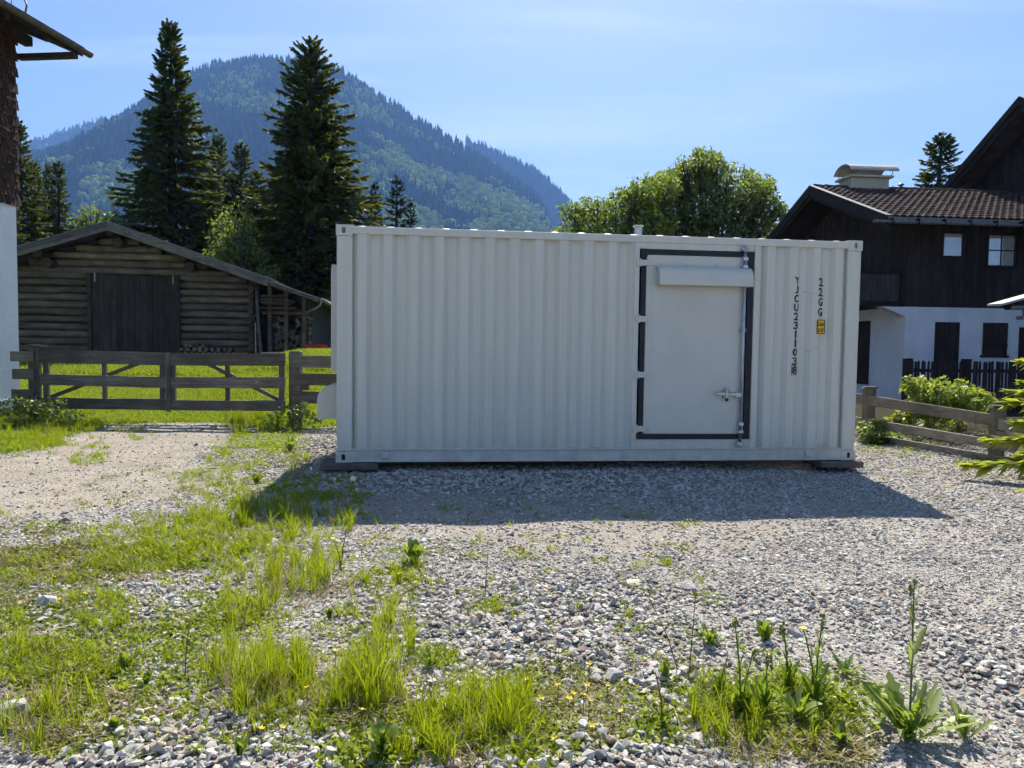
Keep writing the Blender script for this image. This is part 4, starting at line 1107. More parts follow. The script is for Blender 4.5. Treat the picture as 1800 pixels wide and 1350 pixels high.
def roof3(y0, y1):
    m = MB(); z0, z1 = AZ - abs(y0) * S3, AZ - abs(y1) * S3
    m.add([(x, y, z) for x in (0.0, 12.4) for y, z in ((y0, z0), (y1, z1), (y1, z1 - 0.12), (y0, z0 - 0.12))], [(0, 1, 2, 3), (7, 6, 5, 4), (0, 4, 5, 1), (1, 5, 6, 2), (2, 6, 7, 3), (3, 7, 4, 0)])
    o = m.build('roof', M_TILE, h3)
    for xo, t0, t1 in ((-0.05, 0.05, -0.22), (0.02, -0.20, -0.42)):
        m = MB(); m.add([(x, y, z + t) for x in (xo - 0.04, xo - 0.003) for y, z, t in ((y0, z0, t0), (y1, z1, t0), (y1, z1, t1), (y0, z0, t1))], [(0, 1, 2, 3), (7, 6, 5, 4), (0, 4, 5, 1), (1, 5, 6, 2), (2, 6, 7, 3), (3, 7, 4, 0)]); m.build('verge_board', M_DARKX, o)
roof3(0.0, 7.2); roof3(-0.001, -6.8)
# small porch canopy in front of the house
cp = at(1757, 525, 17.5)
cn = empty('porch_canopy', (cp.x, cp.y, 0.0), R(5), 'small pale porch roof with a grey downpipe in front of the timber house', 'canopy')
m = MB(); m.add([(x, y, z) for x, z in ((0.0, cp.z - 0.12), (2.4, cp.z + 0.55)) for y, z in ((-0.1, z), (0.4, z + 0.01), (0.4, z - 0.04), (-0.1, z - 0.05))], [(0, 1, 2, 3), (7, 6, 5, 4), (0, 4, 5, 1), (1, 5, 6, 2), (2, 6, 7, 3), (3, 7, 4, 0)]); m.build('canopy_roof', M_CAP, cn)
m = MB(); m.bar((0.25, 0.1, cp.z - 0.20), (2.4, 0.1, cp.z - 0.17), 0.09, 0.11); m.build('canopy_beam', M_DARKX, cn)
m = MB(); m.tube([(0.2, -0.16, cp.z - 0.22), (2.4, -0.16, cp.z - 0.20)], 0.05, 8); gg = m.build('gutter', M_GUTG, cn, smooth=True)
m = MB(); m.tube([(0.50, -0.16, cp.z - 0.22), (0.52, -0.16, cp.z - 0.36), (0.46, -0.16, cp.z - 0.45), (0.34, -0.16, cp.z - 0.46)], 0.045, 8); m.build('downpipe', M_GUTG, gg, smooth=True)
for x in (2.3,):
    m = MB(); m.box(x - 0.05, x + 0.05, 0.2, 0.3, -0.1, cp.z - 0.07 + x * 0.28 - 0.12); m.build('canopy_post', M_DARKX, cn)

# ------------------------------------------------------------------ dark picket fence before the house
pf0 = at(1592, 690, 17.6)
pf = empty('picket_fence', (pf0.x, pf0.y, float(gz(pf0.x, pf0.y))), R(4), 'dark brown picket fence in front of the white ground floor', 'fence')
PT = zat(1650, 634, 17.6) - pf.location.z
pk = MB(); pk.prism([(-0.026, 0.08), (0.026, 0.08), (0.026, PT - 0.03), (0.0, PT), (-0.026, PT - 0.03)], -0.012, 0.012); pk = pk.mesh('picket', M_DARKW)
for k in range(58):
    if k % 18 == 0: continue
    link('picket', pk, pf, (0.05 + 0.082 * k, rng.uniform(-.004, .004), rng.uniform(-.012, .012)), (0, R(rng.uniform(-1, 1)), 0))
for k in (0, 18, 36, 54):
    m = MB(); m.box(0.05 + 0.082 * k - 0.09, 0.05 + 0.082 * k + 0.09, -0.03, 0.12, -0.1, PT + 0.05); m.build('post', M_DARKW, pf, bevel=0.01)
for z in (0.28, PT - 0.24):
    m = MB(); m.box(0.0, 4.85, 0.014, 0.05, z - 0.04, z + 0.04); m.build('rail', M_DARKX, pf)

# ------------------------------------------------------------------ low rail fence beside the container
P0, P1, P2, P3 = Vector((5.18, 13.0, 0)), Vector((5.66, 11.6, 0)), Vector((6.38, 9.6, 0)), Vector((7.15, 7.2, 0))
M_RAIL = wood('rail_wood', (0.17, 0.14, 0.11), (0.37, 0.32, 0.25), 1, 2.6, 0.6)
M_RPOST = wood('mossy_post', (0.085, 0.080, 0.050), (0.20, 0.18, 0.13), 2, 2.6, 0.8)
rfn = empty('rail_fence', (P1.x, P1.y, 0.0), 0, 'weathered low plank fence with short posts beside the leafy shrub', 'fence')
def rel(p, z): return (p.x - P1.x, p.y - P1.y, z)
for (a, b, za, zb, h, off) in ((P0, P2, 0.735, 0.545, 0.155, -0.07), (P2, P3, 0.50, 0.40, 0.15, -0.05), (P0, P2, 0.345, 0.225, 0.125, -0.07), (P2, P3, 0.29, 0.16, 0.24, -0.06), (P1, P2, 0.06, 0.02, 0.14, -0.07)):
    d = (b - a).normalized(); sd = Vector((-d.y, d.x, 0)) * (1 if True else -1)
    o_ = sd * off
    A_ = rel(a + o_, za); B_ = rel(b + o_, zb)
    m = MB(); n = 5
    prev = Vector(A_)
    pts = [Vector(A_).lerp(Vector(B_), i / n) + Vector((0, 0, rng.uniform(-.006, .006))) for i in range(n + 1)]
    m.bar(pts[0], pts[-1], 0.035, h); m.build('rail', M_RAIL, rfn, bevel=0.004)
for p, ht in ((P0, 0.95), (P1, 0.83), (P2, 0.70), (P3, 0.65)):
    m = MB(); m.tube([rel(p, -0.2), rel(p, ht * 0.5), rel(p, ht)], [0.10, 0.095, 0.10], 10); po = m.build('post', M_RPOST, rfn)
    m = MB(); m.tube([rel(p, ht + 0.001), rel(p, ht + 0.035)], [0.125, 0.105], 9); m.build('post_cap', M_RPOST, po)
# far pale garden fence seen under the trees
ff0 = at(545, 598, 34.0)
ff = empty('garden_fence', (ff0.x, ff0.y, float(gz(ff0.x, ff0.y)) - 0.02), R(3), 'far pale garden fence in the shade under the spruces', 'fence')
M_PALEW = wood('pale_board', (0.20, 0.20, 0.20), (0.34, 0.34, 0.33), 0, 2.5, 0.4)
for k in range(5):
    m = MB(); m.box(k * 0.9 - 0.05, k * 0.9 + 0.05, 0, 0.1, -0.2, 0.85); m.build('post', M_PALEW, ff)
for z in (0.35, 0.65):
    m = MB(); m.box(-0.3, 4.0, -0.03, 0.0, z, z + 0.13); m.build('rail', M_PALEW, ff)
# ------------------------------------------------------------------ trees
M_BARK = wood('bark', (0.030, 0.024, 0.019), (0.085, 0.070, 0.055), 2, 2.0, 0.8)
M_SPRUCE = leafy('spruce_needles', (0.024, 0.040, 0.012), (0.115, 0.145, 0.028), (0.21, 0.24, 0.028), 0.36, gloss=0.04)
M_SPRUCE_B = leafy('blue_spruce_needles', (0.022, 0.036, 0.022), (0.060, 0.085, 0.040), (0.09, 0.12, 0.04), 0.25, gloss=0.04)
M_YOUNG = leafy('young_spruce_needles', (0.14, 0.18, 0.02), (0.34, 0.39, 0.04), (0.48, 0.54, 0.03), 0.6, gloss=0.04)
M_LEAF = leafy('tree_leaves', (0.080, 0.130, 0.024), (0.190, 0.255, 0.045), (0.30, 0.38, 0.035), 0.5, gloss=0.07)
M_SHRUB = leafy('shrub_leaves', (0.13, 0.19, 0.02), (0.30, 0.35, 0.04), (0.42, 0.50, 0.03), 0.5, gloss=0.06)
M_LIME = leafy('lime_leaves', (0.090, 0.150, 0.018), (0.200, 0.270, 0.035), (0.30, 0.40, 0.03), 0.45, gloss=0.05)

def kites(base, d, side, L, W, droop=None):
    """flat pointed sprigs: base points, direction, side vector, length, width"""
    L = L[:, None]; W = W[:, None]
    tip = base + d * L
    if droop is not None: tip[:, 2] -= droop
    mid = base + d * L * 0.42
    if droop is not None: mid[:, 2] -= droop * 0.15
    a = mid + side * W * 0.5; b = mid - side * W * 0.5
    V = np.stack([base, a, tip, b], 1).reshape(-1, 3)
    n = len(base); k = np.arange(n)[:, None] * 4
    F = np.concatenate([k + np.array([[0, 1, 2]]), k + np.array([[0, 2, 3]])], 1).reshape(-1, 3)
    return V, F

def unit(v): return v / (np.linalg.norm(v, axis=-1, keepdims=True) + 1e-9)

def spruce_mesh(H, Rb, seed, nb=300, twigs=42, tip_up=0.12, low=0.05, irregular=0.25, tl=1.0, tw=1.0, power=0.85, gap=0.0):
    r = np.random.RandomState(seed)
    VV, FF = [], []; off = 0
    h = low + (1 - low) * np.sort(r.rand(nb)) ** 0.92
    az = (np.arange(nb) * 2.39996 + r.rand(nb) * 0.9)
    lobes = 1 + irregular * np.sin(az * 2 + h * 9 + seed) * 0.6
    Lb = Rb * (1 - h) ** power * (1 - 0.25 * np.clip((0.14 - h) / 0.14, 0, 1)) * (1 + irregular * (r.rand(nb) * 1.6 - 1.0)) * lobes + 0.018 * H * (0.4 + 0.6 * r.rand(nb))
    wh = np.round(h * 26) / 26                    # whorls: storeys of branches with gaps between
    h = h * (1 - gap) + wh * gap
    rise = np.where(h > 0.8, 0.55 * (h - 0.8) / 0.2 + 0.15, 0.12 - 0.38 * (0.8 - h))
    for i in range(nb):
        if h[i] > 0.995: continue
        o = np.array([0, 0, h[i] * H]); d = np.array([math.cos(az[i]), math.sin(az[i]), 0.0]); s0 = np.array([-d[1], d[0], 0.0])
        m = max(10, int(twigs * (0.35 + 0.65 * Lb[i] / max(Lb.max(), 1e-6))))
        t = 0.10 + 0.90 * r.rand(m) ** 0.7
        sag = rise[i] * t - 0.16 * t * t * (1 if h[i] < 0.75 else 0.2) + tip_up * t ** 4
        P = o + d * (Lb[i] * t)[:, None]; P[:, 2] += Lb[i] * sag
        sg = np.where(r.rand(m) < 0.5, -1.0, 1.0)
        ang = np.radians(28 + 32 * r.rand(m)) * (1 - 0.55 * t)
        D = d * np.cos(ang)[:, None] + s0 * (np.sin(ang) * sg)[:, None]
        D[:, 2] += r.normal(-0.05, 0.16, m) + rise[i] * 0.5 + 0.12 * (t > 0.8)
        hang = r.rand(m) < 0.16
        D[hang, 2] -= 0.75
        D = unit(D)
        Lt = (0.16 + 0.30 * (1 - t) + 0.10 * r.rand(m)) * (0.30 + 0.62 * min(Lb[i], 2.6)) * tl
        S = unit(np.cross(D, np.array([0, 0, 1.0]) + r.normal(0, 0.55, (m, 3))))
        V, F = kites(P, D, S, Lt, (0.055 + 0.05 * r.rand(m)) * (0.55 + 0.45 * min(Lb[i], 2.0)) * 1.5 * tw, 0.10 * Lt * r.rand(m))
        VV.append(V); FF.append(F + off); off += len(V)
        # the shoot at the end and short needles along the bough
        q = 5
        tt = np.linspace(0.55, 1.0, q); Pq = o + d * (Lb[i] * tt)[:, None]; Pq[:, 2] += Lb[i] * (rise[i] * tt - 0.16 * tt * tt * (1 if h[i] < 0.75 else 0.2) + tip_up * tt ** 4)
        Dq = unit(np.tile(d, (q, 1)) + r.normal(0, 0.12, (q, 3)) + np.array([0, 0, 0.12]))
        V, F = kites(Pq, Dq, unit(np.cross(Dq, np.array([0, 0, 1.0]) + r.normal(0, 0.3, (q, 3)))), np.full(q, 0.20 * (0.4 + 0.5 * min(Lb[i], 2.0)) * tl), np.full(q, 0.075 * (0.5 + 0.4 * min(Lb[i], 2)) * tw))
        VV.append(V); FF.append(F + off); off += len(V)
    # the leader
    q = 26; tt = r.rand(q); Pq = np.stack([r.normal(0, 0.02, q), r.normal(0, 0.02, q), H * (0.955 + 0.045 * tt)], 1); a = r.rand(q) * 6.28
    Dq = unit(np.stack([np.cos(a) * 0.7, np.sin(a) * 0.7, 0.8 + 0 * a], 1))
    V, F = kites(Pq, Dq, unit(np.cross(Dq, r.normal(0, 1, (q, 3)))), np.full(q, 0.018 * H), np.full(q, 0.0045 * H))
    VV.append(V); FF.append(F + off)
    tr_ = MB(); tr_.tube([(0, 0, -0.3), (0.03, 0, H * 0.3), (0, 0.03, H * 0.7), (0, 0, H * 0.985)], [0.021 * H, 0.016 * H, 0.008 * H, 0.002 * H], 9)
    bo = MB()
    for i in range(0, nb, 2):
        if Lb[i] < 0.5: continue
        d = Vector((math.cos(az[i]), math.sin(az[i]), 0)); o = Vector((0, 0, h[i] * H)); L = float(Lb[i])
        bo.tube([o, o + d * L * 0.5 + Vector((0, 0, L * (rise[i] * 0.5 - 0.04))), o + d * L * 0.9 + Vector((0, 0, L * (rise[i] * 0.9 - 0.13 + tip_up * 0.66)))], [0.012 * L + 0.01, 0.008 * L + 0.006, 0.004], 4, cap=False)
    return np.concatenate(VV), np.concatenate(FF), tr_, bo

SPR = {}
def spruce_kind(key, mat, **kw):
    V, F, t, b = spruce_mesh(**kw)
    SPR[key] = (np_mesh('crown', V, F, mat), t.mesh('trunk', M_BARK, True), b.mesh('branches', M_BARK), kw['H'])
def spruce(key, px, py, Y, label, rz=0.0, base=None, wide=1.0, group='spruces behind the barn', name='spruce_tree', cat='tree'):
    top = at(px, py, Y); b = float(gz(top.x, Y)) - 0.1 if base is None else base
    cr, tr, br, H = SPR[key]; s = (top.z - b) / H
    o = empty(name, (top.x, Y, b), rz, label, cat, group)
    o.scale = (s * wide, s * wide, s)
    link('crown', cr, o); link('trunk', tr, o); link('boughs', br, o)
    return o
spruce_kind('big', M_SPRUCE, H=18.0, Rb=3.9, seed=4, nb=620, twigs=135, irregular=0.44, low=0.04, gap=0.25, tl=0.85, tw=0.75)
spruce_kind('broad', M_SPRUCE, H=17.0, Rb=4.5, seed=9, nb=640, twigs=135, irregular=0.46, low=0.03, power=0.8, gap=0.25, tl=0.85, tw=0.75)
spruce_kind('slim', M_SPRUCE, H=12.0, Rb=2.3, seed=15, nb=300, twigs=90, irregular=0.24, low=0.02, tw=0.8)
spruce_kind('thin', M_SPRUCE_B, H=11.0, Rb=1.7, seed=23, nb=220, twigs=70, irregular=0.35, low=0.05, gap=0.3)
spruce('big', 300, 42, 38.0, 'tall spruce behind the barn roof, the one nearer the shingled house', 0.6)
spruce('broad', 547, 72, 37.0, 'tall broad spruce rising just behind the end of the container', 2.1, wide=1.14)
spruce('slim', 384, 237, 46.0, 'dark slim spruce close beside the tall barn spruce', 1.0)
spruce('slim', 424, 250, 43.0, 'dark slim spruce midway between the two tall spruces', 2.4)
spruce('slim', 452, 300, 41.0, 'short dark spruce under the boughs of the broad tall spruce', 4.0, wide=1.15)
spruce('thin', 413, 310, 39.0, 'thin brownish spruce in the gap between the two tall spruces', 3.0, wide=1.2)
spruce('slim', 490, 290, 45.0, 'dark spruce half hidden behind the broad tall spruce', 5.2, wide=1.3)
spruce('slim', 34, 215, 33.0, 'tallest of the spruces beside the shingled house wall', 0.3, wide=0.95)
spruce('slim', 60, 282, 35.0, 'dark spruce second from the shingled house wall', 3.3, wide=0.85)
spruce('slim', 84, 287, 37.0, 'slender dark spruce third from the shingled house wall', 1.7, wide=0.62)
spruce('slim', 102, 283, 35.5, 'pointed dark spruce with the lit edge above the barn roof', 2.9, wide=0.85)
spruce('slim', 12, 300, 31.0, 'dark spruce mostly hidden by the shingled house', 1.2, wide=0.9)
spruce('thin', 659, 320, 52.0, 'small thin spruce just above the container top beside the broad spruce', 0.0, wide=0.9)
spruce('thin', 698, 311, 54.0, 'thin spruce standing alone above the container, taller of the small ones', 2.2, wide=1.15)
spruce('thin', 722, 352, 54.5, 'smallest thin spruce above the container corner', 4.1, wide=1.0)
spruce('slim', 600, 300, 47.0, 'dark spruce behind the broad spruce next to the container', 0.4, wide=1.3)
spruce('slim', 515, 330, 40.0, 'low dark spruce behind the lean-to roof', 2.0, wide=1.6)
spruce('slim', 1655, 235, 36.0, 'lone ragged conifer behind the tiled roof beside the gable', 1.1, base=0.0, wide=1.45, group='conifers behind the houses', name='conifer_tree')

# broadleaved trees: limbs, and leaves in clumps spread through the crown
def broad_mesh(clumps, per, leaf, seed, spread=1.0):
    r = np.random.RandomState(seed); VV, FF = [], []; off = 0
    for (c, rad) in clumps:
        n = int(per * (rad / 0.9) ** 2)
        d = unit(r.normal(0, 1, (n, 3))); rr = rad * (0.35 + 0.65 * r.rand(n) ** 0.6)
        P = np.array(c) + d * rr[:, None] * np.array([1, 1, 0.8]) * spread
        keep = NZ.fbm(P[:, 0] * 1.4 + seed, P[:, 2] * 1.4 + P[:, 1], 2) > 0.27
        P = P[keep]; d = d[keep]; n = len(P)
        D = unit(d * 0.6 + r.normal(0, 0.7, (n, 3)) + np.array([0, 0, -0.1]))
        S = unit(np.cross(D, r.normal(0, 0.6, (n, 3)) + np.array([0, 0, 1.0])))
        L = leaf * (0.7 + 0.7 * r.rand(n))
        V, F = kites(P, D, S, L, L * 0.62, 0.15 * L)
        VV.append(V); FF.append(F + off); off += len(V)
    return np.concatenate(VV), np.concatenate(FF)
def broad_tree(name, base, clumps, per, leaf, seed, mat, label, group=None, trunk=0.18, fork=0.35, twigs=0, cat='tree'):
    r = random.Random(seed)
    o = empty(name, base, 0, label, cat, group)
    V, F = broad_mesh(clumps, per, leaf, seed)
    link('crown', np_mesh('crown', V, F, mat), o)
    top = max(c[2] for c, _ in clumps)
    cxm = sum(c[0] for c, _ in clumps) / len(clumps); cym = sum(c[1] for c, _ in clumps) / len(clumps)
    fk = Vector((cxm * 0.5, cym * 0.5, top * fork))
    m = MB(); m.tube([(0, 0, -0.2), fk * 0.5, fk], [trunk, trunk * 0.85, trunk * 0.7], 9); m.build('trunk', M_BARK, o, smooth=True)
    m = MB()
    for c, rad in clumps:
        c = Vector(c); mid = fk.lerp(c, 0.5) + Vector((r.uniform(-.2, .2), r.uniform(-.2, .2), r.uniform(-.1, .25)))
        m.tube([fk, mid, c], [trunk * 0.3, trunk * 0.16, trunk * 0.05], 5, cap=False)
        for k in range(3):
            e = c + Vector((r.uniform(-1, 1), r.uniform(-1, 1), r.uniform(-.2, 1))).normalized() * rad * 0.9
            m.tube([mid.lerp(c, 0.7), e], [trunk * 0.06, 0.005], 4, cap=False)
    for k in range(twigs):
        c, rad = clumps[r.randrange(len(clumps))]; c = Vector(c)
        m.tube([c, c + Vector((r.uniform(-.25, .25), r.uniform(-.2, .2), rad * r.uniform(1.1, 1.55)))], [0.02, 0.005], 4, cap=False)
    m.build('limbs', M_BARK, o)
    return o
def crown_clumps(pts, Y, base, dy=1.4, seed=0, fill=1):
    """clump centres and radii from outline points (px, py, radius px) at distance Y"""
    r = random.Random(seed); out = []
    for (px, py, rp) in pts:
        for k in range(fill + 1):
            yy = Y + (r.uniform(-dy, dy) if k else r.uniform(-.4, .4))
            p = at(px + (r.uniform(-.5, .5) * rp if k else 0), py + (r.uniform(-.3, .6) * rp if k else 0), yy)
            out.append(((p.x - base[0], p.y - base[1], p.z - base[2]), 1.05 * rp / FPX * yy))
        for k in range(3 if rp > 13 else 0):      # small sprays that break the outline
            yy = Y + r.uniform(-dy, dy); a_ = r.uniform(-.3, math.pi + .3)
            p = at(px + 1.05 * rp * math.cos(a_), py - 1.05 * rp * math.sin(a_), yy)
            out.append(((p.x - base[0], p.y - base[1], p.z - base[2]), rp * r.uniform(.3, .5) / FPX * yy))
    return out
YT = 31.0
bA = (at(1250, 600, YT).x, YT, 0.0)
ptsA = [(1240, 290, 24), (1215, 320, 30), (1265, 318, 30), (1185, 335, 26), (1300, 335, 28), (1330, 335, 24), (1355, 362, 18), (1160, 345, 26), (1140, 380, 30), (1240, 365, 40), (1290, 380, 38), (1190, 385, 36), (1335, 392, 28), (1240, 420, 40), (1180, 430, 36), (1300, 430, 34), (1345, 345, 20), (1200, 300, 18), (1255, 278, 15), (1180, 318, 18), (1158, 330, 18), (1228, 275, 12), (1315, 312, 16), (1350, 330, 14), (1372, 370, 14)]
broad_tree('broadleaf_tree', bA, crown_clumps(ptsA, YT, bA, 1.6, 3, 2), 520, 0.15, 31, M_LEAF, 'large rounded leafy tree behind the container, next to the timber house', 'leafy trees behind the container', 0.26, 0.3, 14)
YB = 28.5
bB = (at(1080, 600, YB).x, YB, 0.0)
ptsB = [(1118, 342, 24), (1145, 334, 24), (1168, 322, 22), (1130, 360, 26), (1100, 352, 20), (1085, 362, 22), (1055, 372, 20), (1025, 368, 18), (1003, 372, 16), (1125, 385, 32), (1080, 400, 32), (1035, 402, 28), (1000, 402, 18), (1150, 400, 28), (1060, 430, 30), (1110, 430, 32), (1010, 430, 22)]
broad_tree('broadleaf_tree', bB, crown_clumps(ptsB, YB, bB, 1.3, 5, 2), 520, 0.14, 37, M_LIME, 'lower yellow-green leafy tree behind the middle of the container', 'leafy trees behind the container', 0.18, 0.3, 4)
YC = 33.5
bC = (at(410, 600, YC).x, YC, 0.9)
ptsC = [(412, 375, 20), (395, 395, 22), (428, 400, 20), (405, 425, 28), (440, 432, 20), (388, 440, 22), (425, 455, 26), (458, 452, 14), (400, 470, 28), (445, 480, 24), (475, 478, 16), (470, 505, 20)]
broad_tree('broadleaf_shrub', bC, crown_clumps(ptsC, YC, bC, 0.8, 7, 1), 230, 0.14, 41, M_LIME, 'bright green leafy shrub behind the barn roof under the tall spruces', None, 0.12, 0.3)
YD = 37.0
bD = (at(165, 600, YD).x, YD, 0.9)
ptsD = [(150, 388, 18), (170, 385, 18), (190, 383, 16), (208, 380, 14), (135, 398, 16), (160, 410, 24), (190, 408, 24), (215, 400, 20), (128, 420, 18)]
broad_tree('broadleaf_shrub', bD, crown_clumps(ptsD, YD, bD, 0.8, 9, 1), 230, 0.15, 43, M_LIME, 'yellow-green leafy bush peeping over the barn ridge', None, 0.12, 0.3)
# young spruce beside the low fence
spruce_kind('young', M_YOUNG, H=2.3, Rb=0.98, seed=33, nb=75, twigs=120, irregular=0.25, low=0.06, tip_up=0.1, tl=0.75, tw=0.5, power=0.7, gap=0.6)
o = spruce('young', 1940, 440, 7.75, 'young bright green spruce at the low fence, cut by the picture edge', 0.8, group=None, base=-0.02)
# leafy shrub behind the low fence
YS = 12.6
bS = (at(1660, 720, YS).x, YS, float(gz(6.5, 12.6)))
ptsS = [(1605, 680, 16), (1630, 685, 18), (1655, 688, 18), (1685, 690, 18), (1710, 695, 16), (1735, 700, 12), (1620, 705, 18), (1660, 712, 20), (1700, 715, 18), (1590, 735, 16), (1640, 740, 16), (1612, 722, 16), (1675, 742, 16), (1720, 722, 14), (1565, 745, 14)]
broad_tree('leafy_shrub', bS, crown_clumps(ptsS, YS, bS, 0.35, 11, 1), 3200, 0.085, 47, M_SHRUB, 'bright broad-leaved shrub behind the low plank fence', None, 0.02, 0.25, cat='shrub')
bS2 = (5.55, 11.35, 0.0)
ptsS2 = [(1520, 750, 12), (1535, 770, 16), (1555, 778, 16), (1575, 772, 12), (1545, 745, 10)]
broad_tree('leafy_shrub', bS2, crown_clumps(ptsS2, 11.3, bS2, 0.2, 13, 1), 5200, 0.07, 49, M_LEAF, 'low broad-leaved plant at the foot of the first fence post', None, 0.012, 0.2, cat='shrub')
bS3 = (6.55, 10.9, 0.0)
ptsS3 = [(1665, 760, 18), (1690, 765, 20), (1715, 755, 16), (1640, 790, 18), (1680, 795, 18), (1735, 770, 16), (1610, 765, 14)]
broad_tree('leafy_shrub', bS3, crown_clumps(ptsS3, 11.2, bS3, 0.3, 17, 1), 3800, 0.05, 53, M_SPRUCE, 'dark low juniper-like bush filling the gap under the fence rails', None, 0.012, 0.2, cat='shrub')
bS4 = (at(60, 730, 12.3).x, 12.3, 0.0)
ptsS4 = [(15, 715, 18), (45, 712, 18), (75, 716, 18), (105, 722, 16), (135, 732, 12), (30, 735, 18), (80, 738, 18)]
broad_tree('leafy_shrub', bS4, crown_clumps(ptsS4, 12.2, bS4, 0.3, 19, 1), 2600, 0.055, 57, M_LEAF, 'dark nettle-like bush at the foot of the gate post by the white house', None, 0.012, 0.2, cat='shrub')
bS5 = (at(530, 730, 12.2).x, 12.2, 0.0)
ptsS5 = [(505, 722, 12), (530, 722, 14), (555, 735, 12), (520, 738, 14), (480, 735, 12)]
broad_tree('leafy_shrub', bS5, crown_clumps(ptsS5, 12.1, bS5, 0.25, 23, 1), 2600, 0.055, 59, M_LEAF, 'leafy weeds at the post between the gate and the container', None, 0.012, 0.2, cat='shrub')

# ------------------------------------------------------------------ mountains with their woods
NM = Noise2(29)
def mat_slope():
    t = NT('mountain_ground'); v = t.n('ShaderNodeTexCoord').outputs['Object']
    return t.pbr(t.ramp(t.noise(v, 0.02, 5), [(0.3, (0.018, 0.030, 0.012)), (0.7, (0.05, 0.065, 0.025))]), 1.0, None, spec=0.0)
M_SLOPE = mat_slope()
def mat_wood(name, c1, c2, c3, trans):
    t = NT(name); oi = t.n('ShaderNodeObjectInfo')
    c = t.ramp(oi.outputs['Random'], [(0.0, c1), (0.55, c2), (1.0, c3)])
    d = t.n('ShaderNodeBsdfDiffuse'); t.l(c, d.inputs[0]); tl = t.n('ShaderNodeBsdfTranslucent'); t.l(c, tl.inputs[0])
    m = t.n('ShaderNodeMixShader'); m.inputs[0].default_value = trans; t.l(d.outputs[0], m.inputs[1]); t.l(tl.outputs[0], m.inputs[2]); t.l(m.outputs[0], t.out.inputs['Surface']); return t.m
M_FCON = mat_wood('far_conifers', (0.018, 0.034, 0.014), (0.040, 0.064, 0.022), (0.085, 0.105, 0.035), 0.25)
M_FDEC = mat_wood('far_broadleaves', (0.17, 0.24, 0.045), (0.30, 0.38, 0.07), (0.42, 0.40, 0.14), 0.45)
def far_conifer(seed):
    r = random.Random(seed); m = MB()
    for z0, z1, rad in ((0.05, 0.55, 0.21), (0.30, 0.80, 0.155), (0.58, 1.0, 0.10)):
        n = 7; ring = [(rad * r.uniform(.7, 1.2) * math.cos(2 * math.pi * k / n), rad * r.uniform(.7, 1.2) * math.sin(2 * math.pi * k / n), z0 + r.uniform(-.05, .05)) for k in range(n)]
        m.add(ring + [(r.uniform(-.02, .02), r.uniform(-.02, .02), z1)], [(k, (k + 1) % n, n) for k in range(n)])
    return m.mesh('far_conifer', M_FCON)
def far_broad(seed):
    r = random.Random(seed); bm = bmesh.new()
    bmesh.ops.create_icosphere(bm, subdivisions=2, radius=0.42)
    for v in bm.verts:
        v.co *= r.uniform(0.68, 1.2); v.co.z = v.co.z * 1.05 + 0.5
    me = bpy.data.meshes.new('far_broadleaf'); bm.to_mesh(me); bm.free(); me.materials.append(M_FDEC); return me
FARP = [far_conifer(1), far_conifer(2), far_conifer(3), far_broad(4), far_broad(5)]

